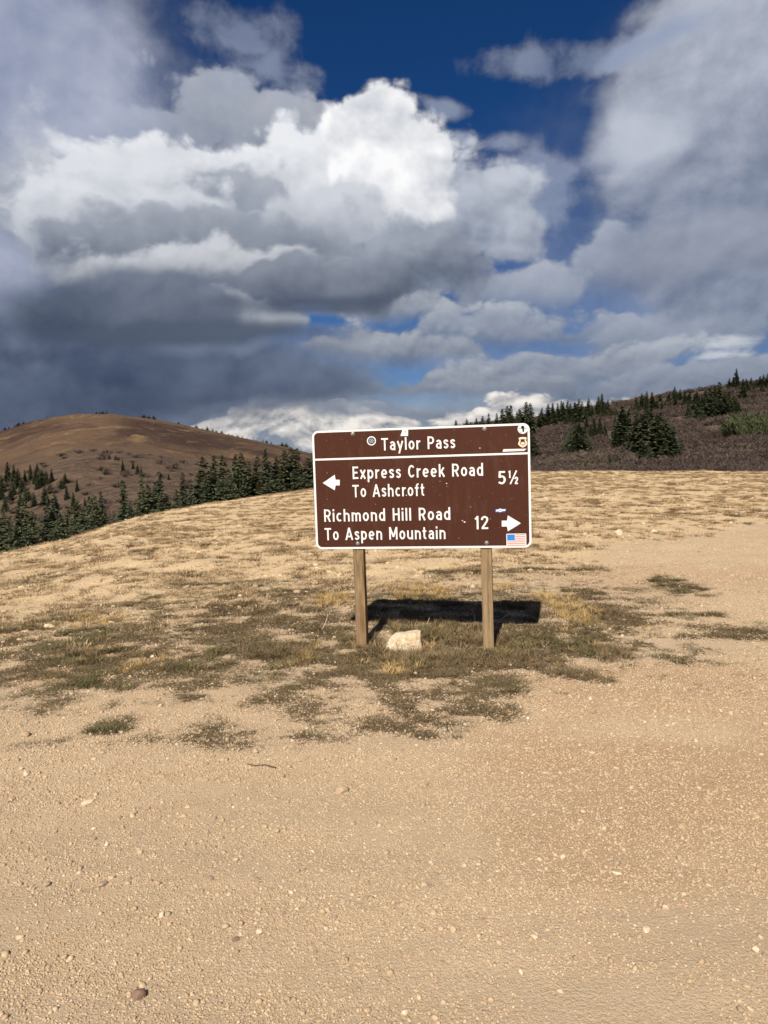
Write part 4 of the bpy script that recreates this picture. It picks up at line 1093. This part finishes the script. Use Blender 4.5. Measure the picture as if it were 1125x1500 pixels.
# the row behind the crest, left of the sign: (across, top, distance in metres, shape)
row = [(4, 742, 60, 'm'), (14, 752, 57, 'm'), (26, 737, 62, 'm'), (36, 724, 66, 'm'), (46, 745, 58, 'm'), (57, 758, 55, 'b'), (68, 726, 68, 's'), (78, 721, 66, 'm'), (88, 748, 60, 'm'), (98, 737, 64, 's'),
       (112, 728, 66, 'm'), (121, 742, 60, 'm'), (129, 723, 68, 's'), (137, 721, 66, 'm'), (147, 716, 70, 's'), (153, 742, 60, 's'), (166, 752, 60, 'b'), (180, 700, 64, 's'), (190, 730, 58, 'm'), (207, 697, 66, 's'),
       (216, 706, 64, 'm'), (226, 703, 68, 's'), (233, 688, 70, 's'), (245, 722, 60, 'm'), (267, 688, 66, 's'), (258, 715, 64, 'm'), (279, 706, 66, 'm'), (289, 690, 66, 'm'), (297, 665, 68, 'm'), (308, 680, 70, 's'), (313, 664, 72, 's'),
       (326, 663, 68, 'm'), (337, 690, 64, 'm'), (345, 662, 72, 's'), (352, 659, 70, 'm'), (364, 674, 74, 's'), (376, 664, 72, 'm'), (388, 653, 74, 's'), (394, 672, 72, 'm'), (404, 665, 76, 's'), (416, 656, 76, 'm'),
       (426, 652, 78, 'm'), (434, 654, 78, 'm'), (441, 680, 74, 'm'), (450, 668, 80, 'm'), (457, 661, 80, 'm'), (472, 668, 82, 'm'), (490, 672, 84, 'm'), (-12, 740, 60, 'm'), (-30, 745, 62, 'm'),
       (22, 765, 54, 'b'), (84, 760, 56, 'b'), (110, 757, 56, 'b'), (136, 748, 58, 'b'), (200, 728, 62, 'b'), (238, 716, 60, 'b'), (270, 716, 60, 'b'), (303, 700, 62, 'm'), (320, 695, 62, 'm'), (332, 698, 62, 'b'), (358, 692, 66, 'm'), (382, 690, 66, 'm'), (399, 692, 68, 'b'), (411, 688, 68, 'm'), (431, 685, 70, 'm'), (446, 690, 70, 'b'), (462, 684, 74, 'm')]
SH = {'s': SLIM, 'm': MID, 'b': BUSH, 't': TINY}
ADJ = {'s': 'narrow spired dark spruce', 'm': 'broad dark green spruce', 'b': 'low bushy spruce'}
pl = planted(row, valley_z, True); pl.sort(key=lambda q: q[6])
for i, (x_, y_, z_, h_, kd, wm, px, th_) in enumerate(pl):
    tree('spruce_tree', (x_, y_, z_ - .1), h_, SH[kd][i % len(SH[kd])], '%s, %s from the left in the row behind the crest' % (ADJ[kd], ordinal(i + 1)), 'spruces in the row behind the crest left of the sign', wmul=wm * random.uniform(1.0, 1.3))
# scattered trees on the bare hill
hillt = [(12, 679, 706, 's'), (21, 683, 708, 's'), (27, 688, 714, 'm'), (3, 698, 722, 'm'), (-10, 690, 715, 'm'), (45, 682, 704, 's'), (55, 680, 700, 'm'), (62, 689, 712, 'm'), (56, 697, 716, 'm'), (68, 691, 710, 'm'), (76, 688, 706, 's'), (96, 693, 709, 'm'),
         (113, 703, 720, 's'), (98, 714, 732, 'm'), (66, 714, 740, 'm'), (32, 702, 722, 'm'), (20, 708, 726, 'm'), (40, 716, 734, 'b'), (8, 728, 750, 'm'), (50, 722, 742, 'm'), (82, 726, 748, 'm'), (108, 722, 744, 's'), (160, 664, 673, 'm'), (169, 666, 674, 's'), (180, 676, 691, 'm'), (195, 676, 687, 's'), (202, 681, 695, 'm'),
         (207, 683, 696, 's'), (154, 688, 696, 's'), (247, 693, 703, 's'), (90, 702, 716, 'b'), (16, 716, 734, 'm'), (30, 724, 742, 'm'), (125, 730, 748, 's'), (2, 712, 732, 'm'), (74, 708, 722, 'b'), (37, 690, 708, 's'), (52, 690, 708, 's'), (-25, 700, 726, 'm'), (-18, 720, 742, 'm')]
pl = planted(hillt, bare_hill_z); pl.sort(key=lambda q: q[6])
for i, (x_, y_, z_, h_, kd, wm, px, th_) in enumerate(pl):
    tree('spruce_tree', (x_, y_, z_ - .1), h_ * 1.15, SH[kd][i % len(SH[kd])], 'small far %s, %s from the left on the bare hill' % ({'s': 'pointed spruce', 'm': 'dark spruce', 'b': 'bushy spruce'}[kd], ordinal(i + 1)), 'far spruces scattered on the bare hill', wmul=1.5)
# dwarf trees along the bare hill's skyline
xs_ = sorted([2, 8, 14, 22, 28, 36, 70, 76, 143, 148, 152, 158, 205, 212, 219, 226, 262] + [int(290 + k * 7.3 + random.uniform(-2, 2)) for k in range(19)])
for i, px in enumerate(xs_):
    a_ = az_el(px, 640)[0]; D_ = float(np.interp(a_, _la, _ld)) - random.uniform(2, 12); x_, y_ = D_ * math.sin(a_), D_ * math.cos(a_); z_ = float(bare_hill_z(np.array([x_]), np.array([y_]))[0])
    tree('dwarf_spruce', (x_, y_, z_ - .3), random.uniform(1.6, 3.4), (BUSH[i % 3] if random.random() < .7 else TINY[i % 3]), 'tiny dark dwarf spruce, %s from the left along the bare skyline' % ordinal(i + 1), 'dwarf spruces along the bare skyline', wmul=random.uniform(1.2, 2.4))
# right-hand hillside: (across, top, base, shape)
rt = [(668, 614, 640, 's'), (684, 612, 640, 'm'), (698, 611, 640, 's'), (707, 608, 640, 's'), (716, 604, 640, 'm'), (728, 604, 645, 'm'), (736, 597, 642, 's'), (743, 593, 640, 'm'), (748, 592, 640, 's'), (763, 599, 642, 's'), (771, 587, 640, 's'), (777, 589, 642, 'm'), (779, 630, 672, 'm'),
      (803, 590, 628, 's'), (817, 589, 624, 'm'), (825, 588, 622, 'm'), (836, 590, 622, 's'), (842, 589, 622, 's'), (848, 583, 622, 'm'), (855, 598, 618, 'm'), (862, 582, 614, 'm'), (874, 587, 610, 's'), (868, 596, 613, 'm'), (887, 590, 611, 'm'), (895, 595, 612, 'm'), (882, 600, 615, 'b'), (903, 597, 612, 'b'),
      (812, 600, 628, 'm'), (830, 602, 628, 'm'), (845, 618, 662, 'm', 1.3), (836, 630, 666, 'b', .8), (852, 634, 664, 'b', .8), (825, 645, 668, 'b', .8), (866, 640, 658, 'b', .8),
      (913, 594, 655, 'm', 1.2), (904, 614, 654, 'm'), (922, 618, 656, 'm', 1.2), (930, 624, 662, 'm', 1.2), (940, 604, 664, 'm', 1.2), (950, 600, 650, 'm', 1.2), (958, 612, 660, 'm', 1.3), (968, 612, 662, 'm', 1.2), (977, 618, 668, 'm', 1.2), (986, 628, 670, 'm'), (940, 640, 680, 'm', 1.2), (952, 652, 682, 'b', .8), (966, 650, 678, 'b', .8), (982, 648, 672, 'b', .8),
      (932, 582, 605, 's'), (940, 575, 604, 's'), (947, 572, 602, 'm'), (955, 573, 602, 's'), (962, 582, 602, 'm'), (935, 588, 606, 'b'), (967, 577, 594, 's'), (980, 575, 594, 's'), (988, 565, 592, 'm'), (996, 569, 592, 's'), (1003, 571, 592, 's'), (1010, 570, 594, 'm'), (975, 584, 596, 'b'), (1000, 582, 596, 'b'),
      (1017, 576, 606, 'm'), (1024, 580, 615, 'm', 1.2), (1033, 570, 616, 'm', 1.2), (1040, 566, 618, 'm'), (1046, 563, 614, 'm'), (1053, 558, 612, 'm', 1.2), (1060, 572, 616, 'm', 1.2), (1067, 572, 612, 'm', 1.2), (1074, 578, 606, 'm'), (1028, 598, 622, 'b', .9), (1012, 596, 614, 'b', .8),
      (1068, 553, 572, 's'), (1074, 551, 571, 's'), (1080, 549, 570, 's'), (1087, 555, 570, 'm'), (1093, 553, 570, 's'), (1100, 552, 570, 'm'), (1108, 554, 572, 'm'), (1113, 550, 572, 's'), (1118, 547, 572, 'm'), (1124, 546, 572, 'm'), (1130, 552, 574, 'm'), (1082, 564, 576, 'b'), (1105, 566, 576, 'b'), (1094, 562, 575, 'b'),
      (905, 660, 685, 'b', .85), (1045, 644, 662, 'm', 1.3), (1077, 648, 664, 'm', 1.3), (1124, 664, 680, 'b', .8), (1150, 600, 640, 'm'), (1165, 560, 600, 'm'),
      (945, 598, 672, 'm', 1.2), (961, 604, 676, 'm', 1.2), (974, 611, 674, 'm', 1.2), (985, 622, 676, 'm'), (911, 592, 662, 'm', 1.2), (848, 614, 668, 'm', 1.3), (841, 622, 664, 'm', 1.2), (856, 622, 662, 's'), (932, 604, 668, 's'), (954, 596, 664, 's'), (968, 602, 668, 's'), (920, 600, 660, 's'), (790, 604, 634, 's'), (810, 594, 626, 's'), (1008, 590, 612, 'm'), (1020, 572, 604, 's'), (858, 632, 666, 'b'), (834, 636, 668, 'b')]
for k in range(26):
    px = 866 + k * 6.2 + random.uniform(-3, 3); yb = float(np.interp(px, [860, 900, 940, 1000, 1030], [612, 609, 604, 596, 600])) + random.uniform(-3, 5); rt.append((px, yb - random.uniform(7, 14), yb, random.choice('bbm')))
for k in range(34):
    cx_, cy_ = random.choice(((820, 622), (850, 615), (885, 612), (915, 640), (950, 640), (975, 655), (1000, 598), (1030, 606), (1055, 608), (1090, 580), (870, 640)))
    px = cx_ + random.gauss(0, 13); yb = cy_ + random.gauss(0, 5); rt.append((px, yb - random.uniform(16, 34), yb, 's', .8))
for k in range(12):
    px = 1064 + k * 6 + random.uniform(-3, 3); yb = 574 + random.uniform(-3, 3); rt.append((px, yb - random.uniform(8, 16), yb, random.choice('bm')))
for q in list(rt):
    if q[2] - q[1] > 14 and random.random() < .75:
        hh = (q[2] - q[1]) * random.uniform(.45, .85); bb = q[2] + random.uniform(-2, 2)
        rt.append((q[0] + random.choice((-1, 1)) * random.uniform(5, 13), bb - hh * 1.1, bb, random.choice('smmb')))
pl_all = planted(rt, scrub_hill_z); pl_all.sort(key=lambda q: q[6])
for high in (True, False):
    pl = [q for q in pl_all if (q[7] < 608) == high]
    for i, (x_, y_, z_, h_, kd, wm, px, th_) in enumerate(pl):
        tree('spruce_tree', (x_, y_, z_ - .1), h_, SH[kd][i % len(SH[kd])], '%s, %s from the left %s the scrub hillside' % (ADJ[kd], ordinal(i + 1), 'high on' if high else 'low on'), 'spruces on the scrub hillside', wmul=wm * {'s': 1.8, 'm': 1.4, 'b': 1.0}[kd] * random.uniform(.88, 1.12))

# ---- leafless scrub on the hillside
def shrub_mesh(name, n, mat, seed, hgt=1.0, spread=.55, wdt=.016):
    r = np.random.default_rng(seed); VV, FF = [], []
    for k in range(n):
        a = r.uniform(0, 6.283); l = hgt * r.uniform(.5, 1.05); out = spread * math.sqrt(r.random()); bx, by = out * .5 * math.cos(a), out * .5 * math.sin(a)
        tip = np.array([bx + math.cos(a) * out * .8 + r.normal(0, .08), by + math.sin(a) * out * .8 + r.normal(0, .08), l * (1 - .35 * (out / spread) ** 2)])
        b_ = np.array([bx, by, -.1]); m_ = (b_ + tip) * .5 + np.array([math.cos(a), math.sin(a), 0]) * .06
        w = np.array([-math.sin(a + 1), math.cos(a + 1), 0]) * wdt * r.uniform(.7, 1.4); b0 = len(VV)
        VV += [b_ + w, b_ - w, m_ + w, m_ - w, tip + w * .4, tip - w * .4]; FF += [(b0, b0 + 1, b0 + 3, b0 + 2), (b0 + 2, b0 + 3, b0 + 5, b0 + 4)]
        for j in range(2):
            q = m_ + (tip - m_) * r.random(); e_ = q + np.array([r.normal(0, .16), r.normal(0, .16), r.uniform(.05, .25)]); b0 = len(VV)
            VV += [q + w * .8, q - w * .8, e_ - w * .5, e_ + w * .5]; FF.append((b0, b0 + 1, b0 + 2, b0 + 3))
    return np_mesh(name, np.array(VV), np.array(FF), mat)
def twig_mat(name, cols):
    m, nt, b = new_mat(name, .85, .1); t = attr(nt, 'tint', 'INSTANCER'); g = nt.nodes.new('ShaderNodeNewGeometry'); ri = E(nt, g.outputs['Random Per Island'])
    c = mixcol(nt, (ri * .6 + t * .6 - .1).clamp(), cols[0], cols[1]); c = mixcol(nt, (t - .8) * 4, c, cols[2]); nt.links.new(c, b.inputs['Base Color'])
    return m
m_scrub = twig_mat('scrub_twigs', [(.066, .047, .040), (.13, .095, .074), (.13, .108, .062)])
psc = [proto('scrub', shrub_mesh('scrub', 90, m_scrub, 700 + k, .9, .75, .02)) for k in range(4)]
n_ = 15000
a_ = rng.uniform(R(-2), R(33), n_); u = rng.random(n_); d_ = (44 ** .8 + u * (235 ** .8 - 44 ** .8)) ** 1.25
x, y = d_ * np.sin(a_), d_ * np.cos(a_)
cl = fbm(x / 14, y / 14, 3, 421); ok = (d_ < np.interp(a_, _ra, _rd) - 3 - 26 * sstep(.46, .38, a_) * (.6 + cl)) & (rng.random(n_) < .58 + cl * 1.6)
x, y, d_, cl = x[ok], y[ok], d_[ok], cl[ok]
z = scrub_hill_z(x, y); sz = rng.uniform(.6, 1.15, len(x)) * (.75 + .003 * d_); tint = np.clip(.45 + fbm(x / 9, y / 9, 3, 431) * .7 + rng.normal(0, .12, len(x)), 0, 1)
scatter('scrub', np.stack([x, y, z], -1), np.stack([rng.normal(0, .08, len(x)), rng.normal(0, .08, len(x)), rng.uniform(0, 6.28, len(x))], -1), np.stack([sz * 1.25, sz * 1.25, sz * .85], -1), rng.integers(0, 4, len(x)), psc, 'leafless brown willow scrub covering the hillside', 'scrub', tint)
# scrub below the row of spruces and on the foot of the bare hill
n_ = 450
a_ = rng.uniform(R(-31), R(-1), n_); d_ = 40 + 170 * rng.random(n_) ** 1.2; x, y = d_ * np.sin(a_), d_ * np.cos(a_)
ok = ((d_ > 84) | ((d_ > np.interp(a_, _ca, _cd) + 9) & (rng.random(n_) < .25) & (a_ > R(-14)))) & (rng.random(n_) < .55 + fbm(x / 18, y / 18, 3, 441)); x, y, d_ = x[ok], y[ok], d_[ok]
z = valley_z(x, y); sz = rng.uniform(.6, 1.3, len(x)); tint = np.clip(.5 + fbm(x / 12, y / 12, 3, 451) * .7, 0, 1)
scatter('valley_scrub', np.stack([x, y, z], -1), np.stack([rng.normal(0, .08, len(x)), rng.normal(0, .08, len(x)), rng.uniform(0, 6.28, len(x))], -1), np.stack([sz * 1.3, sz * 1.3, sz * .9], -1), rng.integers(0, 4, len(x)), psc, 'brown scrub on the lower slope beyond the spruces', 'scrub', tint)
# pale green willows on the right
m_wil, nt, b = new_mat('willow_leaves', .8, .15)
g = nt.nodes.new('ShaderNodeNewGeometry'); ri = E(nt, g.outputs['Random Per Island'])
nt.links.new(mixcol(nt, ri, (.040, .050, .021), (.088, .092, .040)), b.inputs['Base Color'])
wl = [shrub_mesh('foliage', 260, m_wil, 720 + k, 1.0, .55, .022) for k in range(3)]
wp = [(1062, 624, 640), (1074, 610, 638), (1084, 602, 638), (1094, 606, 640), (1103, 600, 636), (1112, 606, 638), (1121, 602, 638), (1130, 604, 640), (1098, 618, 642), (1116, 618, 642)]
wp.sort()
for i, (px, top, base) in enumerate(wp):
    x_, y_, z_, h_ = planted([(px, top, base, 's')], scrub_hill_z)[0][:4]
    o = mesh_obj('willow_bush', [(0, 0, 0)], [], None); o.data = wl[i % 3]; o.location = (x_, y_, z_ - .1); o.scale = (h_ * .85, h_ * .85, h_); o.rotation_euler = (0, 0, i * 2.1)
    tag(o, 'olive green willow bush, %s from the left in the thicket at right' % ordinal(i + 1), 'bush', 'willow bushes at the right edge')
# pale boulder in the scrub
p_ = hit(1004, 622, scrub_hill_z, 400, 40)
o = link(bpy.data.objects.new('boulder', stone_mesh('boulder', 3, 77, plain('boulder_grey', (.30, .26, .23), .9, .1, .25, 2), .6))); r_ = .5 * 9 / FPX * p_.y
o.scale = (r_, r_, r_); o.location = (p_.x, p_.y, p_.z + r_ * .6); tag(o, 'pale grey boulder in the scrub below the large spruces', 'boulder')
